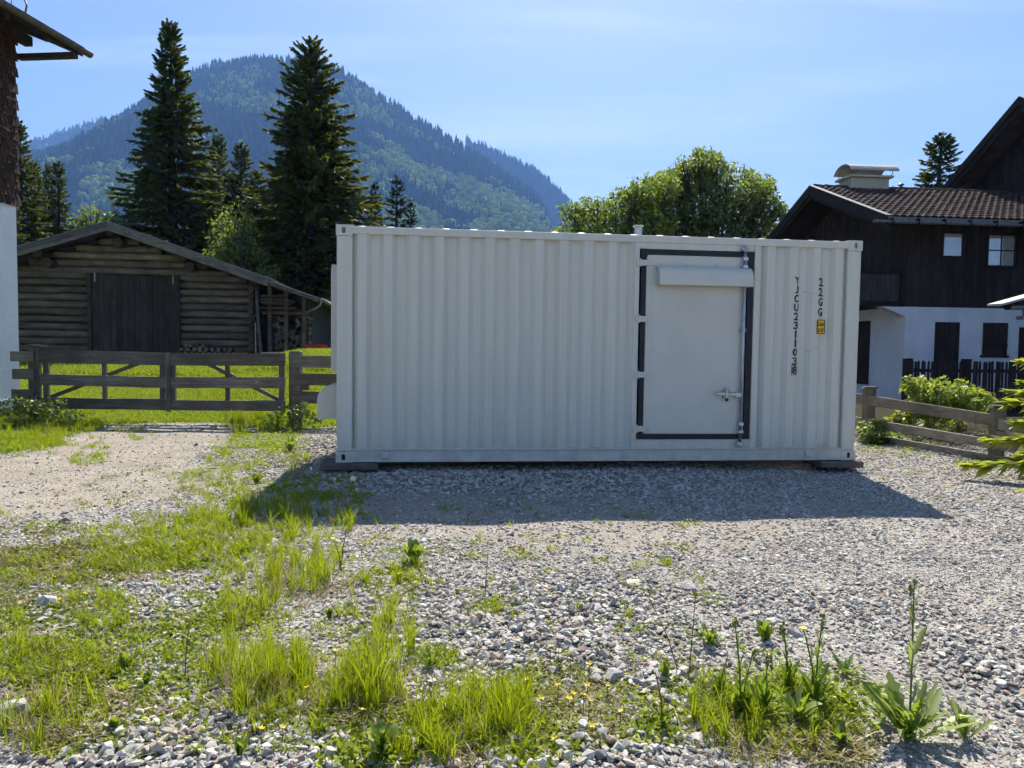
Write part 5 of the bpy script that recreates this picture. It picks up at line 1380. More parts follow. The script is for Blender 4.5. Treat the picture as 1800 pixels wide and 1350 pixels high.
def mountain(name, ridge, D0, depth, seed, ntree, tree_h, label, dec=0.3, lo=0.03, xpad=0.0, gully=0.10, sp=1.0):
    xs = np.array([at(px, py, D0).x for px, py in ridge]); zs = np.array([at(px, py, D0).z for px, py in ridge]) - tree_h * 0.75
    o = np.argsort(xs); xs = xs[o]; zs = zs[o]
    U = np.linspace(xs[0] - xpad, xs[-1] + xpad, 150); Vv = np.concatenate([np.linspace(0, 1, 60), 1 + np.linspace(0.03, 0.7, 12)])
    def height(X, v):
        zr = np.interp(X + (1 - np.minimum(v, 1)) * 60 * (NM.fbm(X / 300.0, v * 3 + seed, 2) - 0.5), xs, zs)
        zr = zr + 16 * (NM.fbm(X / 60.0 + seed, 0 * X + 3.3, 3) - 0.5)
        f = np.where(v <= 1, np.clip(v, 0, 1) ** 0.92, 1 - (v - 1) * 0.9)
        g = gully * np.sin(np.clip(v, 0, 1) * math.pi) * (NM.fbm(X / 170.0 + v * 1.6 + seed, v * 2.2 + seed, 4) - 0.5) * 2
        return np.maximum(zr * (f + g), -2.0)
    XX, VG = np.meshgrid(U, Vv)
    YY = D0 - depth * (1 - VG); ZZ = height(XX, VG)
    n0, n1 = len(U), len(Vv); idx = np.arange(n0 * n1).reshape(n1, n0)
    F = np.stack([idx[:-1, :-1], idx[:-1, 1:], idx[1:, 1:], idx[1:, :-1]], -1).reshape(-1, 4)
    mo = link(name, np_mesh(name, np.stack([XX, YY, ZZ], -1).reshape(-1, 3), F, M_SLOPE, True)); tag(mo, label[0], 'mountain', kind='structure')
    r = np.random.RandomState(seed)
    x = r.uniform(xs[0] - xpad, xs[-1] + xpad, ntree); v = r.rand(ntree) ** 0.9 * (1.015 - lo) + lo
    y = D0 - depth * (1 - v); z = height(x, v)
    pn = NM.fbm(x / 110.0 + 7, v * 9 + seed, 3)
    right = (x - xs[0]) / (xs[-1] - xs[0])
    pd = dec * np.clip((pn - 0.46) * 10, 0, 1.8) * (1.2 - v) * (0.35 + 1.5 * right)
    isd = r.rand(ntree) < pd
    ok = z > 3
    x, y, z, isd = x[ok], y[ok], z[ok], isd[ok]; n = len(x)
    h = tree_h * np.where(isd, r.uniform(0.5, 0.85, n), r.uniform(0.6, 1.25, n))
    w = h * np.where(isd, r.uniform(0.8, 1.15, n), r.uniform(0.75, 1.15, n))
    rot = np.stack([r.normal(0, .04, n), r.normal(0, .04, n), r.uniform(0, 6.28, n)], 1)
    scatter(name + '_forest', FARP, np.stack([x, y, z - 0.6], 1), rot, np.stack([w, w, h], 1), np.where(isd, r.randint(3, 5, n), r.randint(0, 3, n)), label[1], 'forest')

mountain('mountain', [(-60, 330), (40, 300), (75, 288), (150, 243), (200, 225), (235, 205), (285, 165), (345, 118), (385, 106), (435, 100), (480, 97), (520, 98), (560, 101), (600, 115), (630, 135), (660, 157), (700, 183), (740, 206), (790, 235), (840, 268), (880, 292), (920, 322), (945, 345), (962, 375), (985, 420), (1010, 480), (1050, 600)],
         1700, 950, 5, 19000, 21, ('steep wooded mountain rising behind the spruces', 'dense conifer and broadleaf wood covering the steep mountain'), 0.75)
mountain('far_ridge', [(-250, 330), (-100, 290), (20, 255), (60, 240), (110, 226), (150, 215), (185, 203), (205, 203), (240, 208), (290, 230), (350, 300)],
         2500, 900, 8, 7000, 20, ('lower far ridge beside the shingled house', 'thin conifer wood on the lower far ridge'), 0.15, 0.25)
mountain('far_spur', [(820, 235), (880, 262), (910, 277), (940, 293), (965, 311), (985, 330), (1003, 352), (1018, 385), (1040, 430), (1100, 560)],
         2350, 800, 12, 5000, 19, ('hazy far spur falling behind the mountain flank', 'conifer wood on the hazy far spur'), 0.25, 0.25)

# ------------------------------------------------------------------ air
t = NT('haze_air')
pv = t.n('ShaderNodeVolumePrincipled')
pv.inputs['Color'].default_value = (0.22, 0.45, 1.0, 1)
pv.inputs['Absorption Color'].default_value = (0, 0, 0, 1)
pv.inputs['Density'].default_value = 0.00026
pv.inputs['Anisotropy'].default_value = 0.0
t.l(pv.outputs[0], t.out.inputs['Volume'])
m = MB(); m.box(-3300, 3300, -3300, 3300, -5.0, 745.0)
tag(m.build('haze', t.m), 'thin blue summer haze filling the valley', 'haze', kind='stuff')
# ------------------------------------------------------------------ gravel
def mat_stone():
    t = NT('limestone_gravel'); oi = t.n('ShaderNodeObjectInfo'); v = t.n('ShaderNodeTexCoord').outputs['Object']
    c = t.ramp(oi.outputs['Random'], [(0.0, (0.19, 0.182, 0.17)), (0.22, (0.35, 0.335, 0.30)), (0.5, (0.47, 0.448, 0.40)), (0.72, (0.56, 0.535, 0.48)), (0.84, (0.41, 0.345, 0.28)), (0.93, (0.29, 0.21, 0.175)), (1.0, (0.56, 0.545, 0.515))])
    c = t.mix(1.0, c, t.ramp(t.noise(v, 2.2, 3), [(0.3, 0.78), (0.7, 1.08)]), 'MULTIPLY')
    return t.pbr(c, 0.95, None, spec=0.04)
M_STONE = mat_stone()
def stone_mesh(seed, flat=0.6, pts=15):
    r = random.Random(seed); bm = bmesh.new()
    for k in range(pts):
        d = Vector((r.gauss(0, 1), r.gauss(0, 1), r.gauss(0, 1))).normalized() * r.uniform(0.8, 1.05)
        bm.verts.new((d.x, d.y * r.uniform(.75, .95), d.z * flat))
    bmesh.ops.convex_hull(bm, input=bm.verts)
    for v in [v for v in bm.verts if not v.link_faces]: bm.verts.remove(v)
    bmesh.ops.recalc_face_normals(bm, faces=bm.faces)
    me = bpy.data.meshes.new('stone'); bm.to_mesh(me); bm.free(); me.materials.append(M_STONE); return me
STN = [stone_mesh(100 + k, 0.45 + 0.04 * (k % 9), 12 + k % 7) for k in range(14)]

rg = np.random.RandomState(77)
CF = Matrix.Translation((-1.9227, 7.9912, 0.0)) @ Matrix.Rotation(R(6.576), 4, 'Z')
CFI = np.array(CF.inverted())
def under_container(x, y, pad=0.0):
    lx_ = CFI[0, 0] * x + CFI[0, 1] * y + CFI[0, 3]; ly_ = CFI[1, 0] * x + CFI[1, 1] * y + CFI[1, 3]
    return (lx_ > -pad) & (lx_ < CL + pad) & (ly_ > 0.5) & (ly_ < CW)
def in_view(x, y, pad=2.2):
    return (np.abs(x) < 0.705 * y + pad) & (y > 1.9)
# coarse heaps: places where the stones are larger
def coarse(x, y):
    c = np.zeros_like(x)
    for (px, py, rx, ry, a) in ((960, 1090, 260, 110, 1.0), (700, 1090, 120, 60, .7), (1500, 1060, 260, 60, .5), (1740, 1180, 90, 160, .8), (1200, 1230, 130, 90, .9), (230, 1060, 200, 70, .8), (300, 1290, 220, 80, .9), (700, 1320, 160, 50, .8), (900, 840, 300, 25, .9), (560, 790, 60, 40, .8), (1000, 1320, 200, 50, 1.0)):
        p = G(px, py); q = G(px + rx, py); s = G(px, py + ry)
        ax = abs(q.x - p.x); ay = abs(p.y - s.y) + 0.05
        c = np.maximum(c, a * np.exp(-((x - p.x) / ax) ** 2 - ((y - p.y) / ay) ** 2))
    return c
def gravel(n, y0, y1, smin, smax, mode, power=1.0):
    y = y0 + (y1 - y0) * rg.rand(n) ** power; x = (rg.rand(n) * 2 - 1) * (0.705 * y + 2.2)
    k = rg.rand(n)
    sand, gr, co = zone_sand(x, y), zone_grass(x, y), coarse(x, y)
    pt = NZ2.fbm(x * 0.9 + 5, y * 0.9 + 5, 3)
    if mode == 'fine': p = (1 - 0.55 * sand) * (1 - gr) * (1 - 0.35 * co)
    elif mode == 'mid': p = (1 - 0.93 * sand) * (1 - gr) * np.clip(0.4 + 1.6 * (pt - 0.35) + co, 0.05, 1)
    else: p = (1 - sand) ** 2 * (1 - gr) ** 2 * np.clip(co * 0.9 + 1.5 * (pt - 0.62), 0.01, 1)
    ok = (k < p) & in_view(x, y) & ~under_container(x, y)
    x, y, co = x[ok], y[ok], co[ok]; n = len(x)
    s = smin + (smax - smin) * rg.rand(n) ** 2.0
    if mode == 'mid': s = s * (0.85 + 0.35 * co)
    sc = np.stack([s * rg.uniform(.9, 1.3, n), s * rg.uniform(.8, 1.1, n), s * rg.uniform(.75, 1.1, n)], 1)
    rot = np.stack([rg.normal(0, .28, n), rg.normal(0, .28, n), rg.uniform(0, 6.28, n)], 1)
    z = gz(x, y) + s * (0.10 if mode == 'fine' else 0.12) + (0.55 * s * co if mode != 'fine' else 0)
    return np.stack([x, y, z], 1), rot, sc
parts = [gravel(82000, 1.9, 5.2, 0.004, 0.010, 'fine'), gravel(70000, 4.5, 12.5, 0.007, 0.015, 'fine'), gravel(70000, 1.9, 6.0, 0.009, 0.024, 'mid'), gravel(86000, 4.8, 13.0, 0.014, 0.034, 'mid'), gravel(26000, 1.9, 9.5, 0.019, 0.036, 'big')]
GP = np.concatenate([a for a, _, _ in parts]); GR = np.concatenate([b for _, b, _ in parts]); GS = np.concatenate([c for _, _, c in parts])
scatter('gravel', STN, GP, GR, GS, rg.randint(0, len(STN), len(GP)), 'grey crushed limestone gravel covering the yard', 'gravel')
# single larger stones that stand out
M_TANST = plain('tan_stone', (0.40, 0.35, 0.27), (0.56, 0.50, 0.40), 9, 0.9, 0.4, bd=0.004)
M_GREYST = plain('grey_stone', (0.27, 0.265, 0.255), (0.42, 0.415, 0.40), 9, 0.9, 0.4, bd=0.004)
M_BRST = plain('brown_stone', (0.16, 0.125, 0.105), (0.28, 0.225, 0.195), 9, 0.9, 0.4, bd=0.004)
def boulder(px, py, wpx, flat, mat, label, seed, asp=0.8):
    p = G(px, py); s = wpx / 2 / FPX * (p - CAMP).length
    me = stone_mesh(seed, flat, 20); me = me.copy(); me.materials.clear(); me.materials.append(mat)
    o = link('stone', me, None, (p.x, p.y, p.z + s * flat * 0.3), (0, 0, seed * 1.3), (s, s * asp, s)); tag(o, label, 'stone', 'larger stones lying on the gravel')
boulder(1112, 1027, 40, 0.35, M_TANST, 'flat tan stone lying on the gravel below the door', 501)
boulder(1212, 1036, 34, 0.5, M_GREYST, 'pale angular stone with a pointed top, beside the flat tan stone', 502)
boulder(1100, 909, 20, 0.8, M_BRST, 'small brown stone on the edge of the container shadow', 503)
boulder(832, 1098, 34, 0.8, M_TANST, 'rounded cream stone at the head of the gravel heap', 504)
boulder(795, 1085, 34, 0.6, M_TANST, 'wide cream stone next to the rounded cream stone', 505)
boulder(1080, 1193, 48, 0.6, M_GREYST, 'large grey block stone above the yellow flowers', 506)
boulder(1216, 1180, 28, 0.8, M_BRST, 'dark reddish brown stone beside the leafy weeds', 507)
boulder(1023, 1146, 30, 0.55, M_BRST, 'pinkish brown stone among the grey gravel heap', 508)
boulder(755, 1046, 26, 0.6, M_BRST, 'dark brown stone by the dry twigs', 509)
boulder(115, 918, 20, 0.6, M_BRST, 'small dark clod on the sandy track', 510)
boulder(345, 783, 13, 0.7, M_BRST, 'dark clod on the track below the gate', 511)
boulder(85, 1063, 44, 0.5, M_GREYST, 'broad grey stone in the patchy grass at the picture edge', 512)
boulder(20, 1260, 56, 0.7, M_GREYST, 'big pale grey stone in the lower corner of the picture', 513)
boulder(1395, 1115, 36, 0.5, M_GREYST, 'long grey stone behind the tall leafy weeds', 514)

# ------------------------------------------------------------------ grass
M_GRASS = leafy('grass_blades', (0.120, 0.190, 0.008), (0.285, 0.340, 0.018), (0.42, 0.50, 0.006), 0.52, 'object', gloss=0.015)
M_MEAD = leafy('meadow_grass', (0.130, 0.195, 0.012), (0.240, 0.290, 0.020), (0.36, 0.44, 0.012), 0.50, 'object', gloss=0.02)
M_MOSS = leafy('ground_cover', (0.095, 0.125, 0.025), (0.250, 0.240, 0.055), (0.28, 0.30, 0.03), 0.40, 'object', gloss=0.02)
def tuft(seed, n, rad, hmin, hmax, width, lean, mat, base_lean=0.08, stalks=0):
    r = np.random.RandomState(seed); VV = []; FF = []
    for i in range(n + stalks):
        a = r.rand() * 6.28; q = rad * math.sqrt(r.rand()); bx_, by_ = q * math.cos(a), q * math.sin(a)
        h = r.uniform(hmin, hmax); az = r.rand() * 6.28; ln = (base_lean + lean * r.rand() ** 1.5) * h; w = width * r.uniform(.7, 1.25)
        dx_, dy_ = math.cos(az), math.sin(az); sx, sy = -dy_, dx_
        tw_ = r.uniform(0, 6.28); sx, sy = math.cos(tw_), math.sin(tw_)
        if i >= n: h *= 1.35; w *= 0.45; ln *= 0.4
        k = len(VV)
        for t_, ww in ((0, 0.8), (0.38, 1.0), (0.72, 0.7)):
            cx_, cy_, cz_ = bx_ + dx_ * ln * t_ ** 2, by_ + dy_ * ln * t_ ** 2, h * t_ * (1 - 0.12 * t_ * lean)
            VV += [(cx_ + sx * w * ww / 2, cy_ + sy * w * ww / 2, cz_), (cx_ - sx * w * ww / 2, cy_ - sy * w * ww / 2, cz_)]
        VV.append((bx_ + dx_ * ln, by_ + dy_ * ln, h * (1 - 0.12 * lean)))
        FF += [(k, k + 1, k + 3, k + 2), (k + 2, k + 3, k + 5, k + 4), (k + 4, k + 5, k + 6)]
    m = MB(); m.v = VV; m.f = FF
    me = bpy.data.meshes.new('tuft'); me.from_pydata(VV, [], FF); me.materials.append(mat); return me
# heights are for scale 1
M_STRAW = leafy('dry_straw', (0.20, 0.15, 0.07), (0.42, 0.34, 0.18), (0.40, 0.32, 0.14), 0.35, 'object', gloss=0.03)
TALL = [tuft(200 + k, (9, 13, 16, 11)[k], 0.09, 0.4, 1.0, (0.015, 0.013, 0.017, 0.012)[k], (0.25, 0.45, 0.3, 0.7)[k], M_GRASS, 0.05, stalks=1) for k in range(4)]
SHORT = [tuft(220 + k, 15, 0.55, 0.35, 1.0, 0.075, 1.5, M_GRASS, 0.3) for k in range(4)]
LAWN = [tuft(240 + k, 70, 1.6, 0.35, 1.0, 0.11, 0.9, M_MEAD, 0.2) for k in range(4)]
def cover(seed, n, rad, lf, mat):
    r = np.random.RandomState(seed); a = r.rand(n) * 6.28; q = rad * np.sqrt(r.rand(n))
    P = np.stack([q * np.cos(a), q * np.sin(a), 0.02 + 0.25 * r.rand(n) ** 2], 1)
    D = unit(np.stack([r.normal(0, 1, n), r.normal(0, 1, n), 0.3 + 0.5 * r.rand(n)], 1)); S = unit(np.cross(D, np.array([0, 0, 1.0]) + r.normal(0, .3, (n, 3))))
    V, F = kites(P, D, S, np.full(n, lf) * r.uniform(.6, 1.3, n), np.full(n, lf * .6)); return np_mesh('cover', V, F, mat)
COVER = [cover(260 + k, 46, 1.0, 0.24, M_MOSS) for k in range(3)]
STRAW = [tuft(280 + k, 14, 0.5, 0.3, 0.9, 0.05, 2.2, M_STRAW, 0.5) for k in range(3)]
COVERG = [cover(270 + k, 40, 1.0, 0.30, M_GRASS) for k in range(3)]
gp, gr_, gs, gi = [], [], [], []
ALLT = TALL + SHORT + COVER + COVERG + STRAW + [tuft(290, 8, 0.09, 0.4, 1.0, 0.012, 0.6, M_STRAW, 0.05, stalks=2)]      # 0-3 tall, 4-7 short, 8-10 mossy cover, 11-13 leafy cover
def blob(px, py, rx, ry, n, kind, h0, h1, wide=1.0, soft=0.8):
    for k in range(n):
        a = rg.rand() * 6.28; q = math.sqrt(rg.rand()) ** soft
        if rg.rand() < 0.2: q *= rg.uniform(1.0, 1.9)
        p = G(px + rx * q * math.cos(a), min(1345, py + ry * q * math.sin(a)))
        h = h0 + (h1 - h0) * rg.rand()
        gp.append(p[:]); gr_.append((rg.normal(0, .06), rg.normal(0, .06), rg.rand() * 6.28))
        if kind == 'tall':
            h *= rg.uniform(.6, .95) * (1.0 if q < 1 else .7)
            gs.append((0.30 * wide * (0.6 + .6 * rg.rand()) + h * 0.15,) * 2 + (h,)); gi.append(rg.randint(0, 4) if rg.rand() > .12 else 17)
        elif kind == 'short': gs.append((h * wide, h * wide, h)); gi.append(4 + rg.randint(0, 4))
        elif kind == 'moss': gs.append((h * 1.3 * wide, h * 1.3 * wide, h * 0.8)); gi.append(8 + rg.randint(0, 3))
        elif kind == 'straw': gs.append((h * wide, h * wide, h * .8)); gi.append(14 + rg.randint(0, 3))
        else: gs.append((h * 1.2 * wide, h * 1.2 * wide, h)); gi.append(11 + rg.randint(0, 3))
B = blob
# the long tuft row in front
B(455, 1190, 95, 42, 95, 'tall', .20, .30, .8); B(560, 1215, 90, 40, 70, 'tall', .15, .25, .8); B(655, 1210, 40, 40, 38, 'tall', .20, .33); B(690, 1130, 40, 55, 26, 'tall', .18, .34)
B(445, 1255, 40, 16, 18, 'tall', .12, .2); B(560, 1240, 120, 40, 60, 'short', .05, .10); B(640, 1250, 90, 25, 40, 'moss', .05, .09)
B(850, 1270, 75, 45, 85, 'tall', .15, .25, .9); B(760, 1290, 40, 35, 24, 'tall', .14, .24); B(840, 1290, 100, 40, 70, 'short', .05, .11); B(920, 1240, 50, 30, 14, 'tall', .10, .2)
B(1290, 1285, 80, 40, 34, 'tall', .10, .22); B(1400, 1270, 80, 50, 16, 'tall', .08, .18); B(1360, 1250, 150, 70, 60, 'short', .04, .09); B(1380, 1240, 120, 50, 60, 'cover', .06, .12); B(1450, 1300, 60, 40, 26, 'moss', .05, .09); B(1250, 1240, 40, 40, 14, 'tall', .1, .18)
B(1000, 1200, 90, 35, 60, 'moss', .05, .09); B(1010, 1270, 80, 40, 50, 'moss', .05, .1); B(930, 1320, 60, 25, 36, 'cover', .05, .1); B(660, 1320, 60, 30, 30, 'cover', .06, .12); B(700, 1340, 90, 15, 16, 'tall', .12, .22)
# middle distance
B(530, 1010, 55, 35, 60, 'tall', .16, .26, .9); B(440, 1045, 50, 35, 34, 'tall', .14, .24, .9); B(420, 1080, 40, 25, 20, 'tall', .1, .18); B(460, 1020, 100, 50, 50, 'short', .05, .09)
B(560, 925, 60, 28, 44, 'tall', .16, .26); B(480, 900, 60, 22, 46, 'tall', .18, .30); B(500, 945, 70, 25, 26, 'tall', .10, .2); B(330, 925, 60, 30, 24, 'tall', .10, .2); B(390, 910, 60, 25, 40, 'tall', .12, .24); B(440, 890, 50, 14, 24, 'tall', .16, .26)
B(300, 945, 150, 40, 180, 'short', .05, .10); B(420, 940, 100, 45, 120, 'short', .05, .11); B(250, 985, 90, 25, 90, 'short', .05, .10); B(130, 985, 130, 30, 120, 'moss', .05, .1); B(90, 1005, 100, 25, 60, 'short', .05, .09); B(40, 960, 90, 40, 50, 'moss', .05, .1); B(340, 960, 100, 40, 60, 'cover', .05, .1)
B(180, 1075, 60, 35, 26, 'tall', .10, .19); B(170, 1080, 70, 40, 40, 'short', .05, .09); B(140, 1065, 60, 16, 30, 'moss', .05, .08); B(390, 1085, 60, 25, 40, 'cover', .05, .09)
B(60, 1165, 80, 35, 60, 'short', .06, .11); B(30, 1140, 50, 50, 14, 'tall', .1, .2); B(130, 1180, 70, 30, 50, 'moss', .05, .09); B(200, 1150, 60, 40, 34, 'short', .05, .1); B(130, 1270, 60, 40, 16, 'tall', .14, .28); B(110, 1260, 80, 40, 40, 'moss', .05, .1); B(60, 1300, 60, 40, 10, 'tall', .15, .28); B(300, 1130, 60, 30, 26, 'cover', .05, .09); B(20, 1050, 50, 25, 30, 'moss', .05, .09)
B(720, 1010, 30, 24, 16, 'tall', .08, .16); B(690, 1030, 50, 30, 34, 'cover', .04, .08); B(600, 985, 24, 16, 10, 'tall', .12, .2); B(640, 1060, 40, 40, 12, 'tall', .1, .2); B(860, 1072, 26, 14, 14, 'tall', .06, .12); B(855, 1078, 30, 10, 14, 'short', .04, .08); B(760, 1165, 36, 18, 18, 'short', .05, .1); B(700, 980, 70, 12, 12, 'cover', .04, .06)
B(590, 900, 60, 25, 26, 'tall', .10, .2); B(570, 855, 60, 20, 40, 'cover', .06, .1); B(520, 860, 40, 26, 36, 'short', .06, .12); B(520, 820, 25, 20, 26, 'tall', .14, .24); B(560, 870, 60, 14, 16, 'tall', .1, .2)
B(200, 1230, 150, 60, 60, 'cover', .04, .09); B(300, 1080, 120, 40, 40, 'short', .04, .08); B(80, 1110, 90, 40, 40, 'cover', .04, .08); B(1120, 1260, 60, 40, 24, 'cover', .05, .1); B(1500, 1240, 60, 40, 16, 'cover', .04, .08); B(620, 1110, 60, 30, 24, 'short', .04, .08)
# verges by the gate
B(470, 770, 60, 22, 90, 'cover', .07, .12); B(420, 800, 60, 30, 90, 'short', .05, .10); B(450, 745, 60, 14, 110, 'tall', .28, .48); B(485, 735, 35, 14, 60, 'tall', .3, .55); B(370, 850, 60, 25, 60, 'short', .04, .09); B(260, 850, 120, 30, 40, 'moss', .04, .08); B(440, 840, 60, 30, 40, 'cover', .05, .09); B(505, 780, 40, 20, 30, 'cover', .07, .12)
B(150, 808, 36, 10, 40, 'short', .05, .10); B(175, 785, 20, 5, 18, 'short', .05, .09); B(240, 770, 18, 4, 14, 'short', .05, .09); B(110, 730, 80, 12, 110, 'tall', .22, .40); B(40, 755, 100, 22, 240, 'tall', .16, .30); B(20, 780, 90, 16, 160, 'short', .08, .14); B(80, 778, 40, 8, 50, 'short', .06, .1); B(160, 752, 30, 7, 50, 'tall', .14, .26); B(225, 757, 30, 5, 24, 'short', .05, .1)
B(1580, 840, 30, 30, 5, 'cover', .04, .07); B(1690, 870, 40, 20, 5, 'cover', .03, .06); B(1560, 790, 50, 8, 16, 'cover', .05, .1); B(1720, 815, 30, 10, 16, 'cover', .08, .14)
for (px, py, rx, ry, n_) in ((480, 1230, 120, 30, 60), (640, 1240, 70, 30, 40), (850, 1310, 110, 30, 70), (1300, 1300, 90, 40, 60), (1460, 1310, 70, 30, 40), (540, 1035, 70, 20, 40), (440, 1075, 70, 20, 30), (300, 960, 160, 30, 70), (130, 1000, 140, 30, 50), (120, 1260, 120, 50, 70), (1010, 1250, 100, 50, 40), (480, 930, 90, 20, 40), (60, 1180, 80, 40, 40)):
    B(px, py, rx, ry, n_, 'straw', .05, .11)
# scattered sprouts over the gravel
for k in range(420):
    q = rg.rand(); B(rg.uniform(0, 1250), rg.uniform(880, 1330), 6, 3, 1, ('short', 'cover', 'moss', 'tall')[rg.randint(0, 4)], .04, .09)
scatter('yard_grass', ALLT, gp, gr_, gs, gi, 'loose bright grass and low weeds growing through the gravel', 'grass')
# meadow behind the gate and lawn at its sides
n = 26000
y = 12.7 + 15 * rg.rand(n) ** 1.25; x = -1.0 - 14.5 * rg.rand(n)
ok = (rg.rand(len(x)) < zone_grass(x, y) ** 1.5) & ((x > -11.8) | (y > 15))
bi = np.array(barn.matrix_basis.inverted()); by_ = bi[1, 0] * x + bi[1, 1] * y + bi[1, 3]
ok &= (by_ < -0.05) | (x > -6.5)
ok &= (x < 0) | (sdf(GARDEN, x, y) > 0.25)
x, y = x[ok], y[ok]; n = len(x)
h = rg.uniform(.06, .13, n) * np.where(y > 20, 1.5, 1.0)
scatter('meadow_grass', LAWN, np.stack([x, y, gz(x, y) - 0.01], 1), np.stack([rg.normal(0, .05, n), rg.normal(0, .05, n), rg.uniform(0, 6.28, n)], 1), np.stack([h * 1.15, h * 1.15, h], 1), rg.randint(0, 4, n), 'bright meadow grass behind the wooden gate', 'grass')

# ------------------------------------------------------------------ weeds one can point at
M_WEED = leafy('weed_leaf', (0.090, 0.160, 0.014), (0.210, 0.290, 0.028), (0.32, 0.42, 0.015), 0.48, 'object', gloss=0.06)
M_WEEDP = leafy('pale_weed_leaf', (0.19, 0.25, 0.075), (0.31, 0.37, 0.12), (0.36, 0.44, 0.08), 0.45, 'object', gloss=0.05)
M_STEM = plain('weed_stem', (0.085, 0.115, 0.03), (0.15, 0.17, 0.05), 9, 0.7)
M_STEMR = plain('reddish_stem', (0.16, 0.075, 0.045), (0.26, 0.14, 0.08), 9, 0.7)
M_YELF = plain('yellow_petal', (0.62, 0.40, 0.005), (0.78, 0.55, 0.01), 9, 0.6)
M_FLUFF = plain('seed_fluff', (0.55, 0.53, 0.48), (0.70, 0.68, 0.62), 9, 0.9)
M_BUD = plain('bud_green', (0.12, 0.15, 0.035), (0.20, 0.22, 0.05), 9, 0.8)
def leaf_mesh(seed, tooth, wide, curl, mat, n=9):
    """a leaf of length 1 along +x, folded along the midrib and arching; tooth makes a jagged edge"""
    r = random.Random(seed); m = MB(); vs = []
    for i in range(n + 1):
        t = i / n; w = wide * (math.sin(math.pi * min(1, t * 0.86 + 0.10)) ** 0.8) * (0.55 + 0.75 * t if t < 0.65 else 1.05 - 0.2 * (t - .65))
        w *= (1 - tooth * (i % 2)) * r.uniform(.85, 1.12)
        if i == n: w = 0.004
        if i == 0: w = wide * 0.12
        zz = 0.9 * math.sin(curl * t) / max(curl, .01) * 0.55; xx = t * (1 - 0.10 * curl * t)
        vs += [(xx, w, zz + w * 0.35), (xx + tooth * 0.02, 0, zz), (xx, -w * r.uniform(.85, 1.1), zz + w * 0.35)]
    fs = []
    for i in range(n):
        a = i * 3; fs += [(a, a + 1, a + 4, a + 3), (a + 1, a + 2, a + 5, a + 4)]
    m.add(vs, fs); return m.mesh('leaf', mat, True)
LV = {'jag': [leaf_mesh(1, .5, .105, 1.5, M_WEED, 13), leaf_mesh(2, .55, .095, 2.2, M_WEED, 13), leaf_mesh(3, .45, .12, .9, M_WEED, 11)], 'broad': [leaf_mesh(4, .06, .17, 1.2, M_WEED), leaf_mesh(5, .08, .20, 1.8, M_WEED)], 'pale': [leaf_mesh(6, .45, .11, 1.6, M_WEEDP, 13), leaf_mesh(7, .5, .10, 2.3, M_WEEDP, 13), leaf_mesh(8, .4, .125, .8, M_WEEDP, 11)], 'slim': [leaf_mesh(9, .12, .075, 1.3, M_WEED), leaf_mesh(10, .2, .09, 2.0, M_WEED)]}
rw = random.Random(64)
def weed(px, py, wpx, nl0, kinds, label, rise=(0.1, 0.9), stems=(), stem_leaf=None, name='weed_plant', cat='weed', flowers=0, group='single weeds in the gravel'):
    """rosette of leaves; stems are (height px, lean px, leaves on it, head)"""
    p = G(px, py); d = (p - CAMP).length; u = d / FPX; L = wpx / 2 * u
    o = empty(name, p, 0, label, cat, group)
    nl = int(nl0 * 1.9)
    for i in range(nl):
        lm = rw.choice(LV[rw.choice(kinds)]); s = L * rw.uniform(.6, 1.1)
        link('leaf', lm, o, (rw.uniform(-.1, .1) * L, rw.uniform(-.1, .1) * L, 0.004), (rw.uniform(-.3, .3), -rw.uniform(*rise), i * 2.4 + rw.uniform(-.3, .3)), s)
    for (hp_, lp, nleaf, head) in stems:
        H = hp_ * u; top = Vector((lp * u, rw.uniform(-.2, .2) * lp * u, H)); mid = Vector((lp * u * 0.25, 0, H * 0.5))
        m = MB(); m.tube([(0, 0, 0), mid * 0.5, mid, mid.lerp(top, .5) + Vector((0, 0, 0.02 * H)), top], [0.0045, 0.004, 0.0035, 0.003, 0.002], 5); st = m.build('stem', M_STEMR if head in ('seed', 'dry') else M_STEM, o, smooth=True)
        for k in range(nleaf * 2):
            t_ = (k + 0.6) / (nleaf * 2 + 0.4); q = Vector((0, 0, 0)).lerp(mid, t_ * 2) if t_ < .5 else mid.lerp(top, t_ * 2 - 1)
            link('leaf', rw.choice(LV[stem_leaf or kinds[0]]), o, q, (rw.uniform(-.3, .3), -rw.uniform(.35, 1.0), k * 2.4 + rw.uniform(-.4, .4)), L * rw.uniform(.45, .75) * (1.1 - t_ * .75))
        if head == 'buds':
            for k in range(7):
                m = MB(); c = top + Vector((rw.uniform(-.012, .012), rw.uniform(-.012, .012), rw.uniform(-.05, .012))); m.tube([c - Vector((0, 0, .008)), c, c + Vector((0, 0, .009))], [.003, .0065, .003], 6); m.build('bud', M_BUD, o, smooth=True)
        elif head == 'fluff':
            bm = bmesh.new(); bmesh.ops.create_icosphere(bm, subdivisions=2, radius=0.020)
            for k, v in enumerate(bm.verts): v.co *= (1.25 if k % 2 else 0.7)
            me = bpy.data.meshes.new('seed_head'); bm.to_mesh(me); bm.free(); me.materials.append(M_FLUFF); link('seed_head', me, o, top)
        elif head == 'seed':
            m = MB(); m.tube([top, top + Vector((0, 0, .015)), top + Vector((0, 0, .03))], [.004, .007, .004], 6); m.build('seed_head', M_FLUFF, o)
        elif head == 'flower':
            m = MB(); m.tube([top, top + Vector((0, 0, .006))], [.004, .014], 9); m.build('flower_head', M_YELF, o)
    return o
weed(728, 990, 84, 15, ['broad', 'broad', 'slim'], 'bushy broad-leaved dock plant standing alone in front of the container shadow', (.45, 1.3))
weed(580, 1090, 44, 10, ['broad', 'slim'], 'small upright leafy plant left of the dry red stalks', (.6, 1.3))
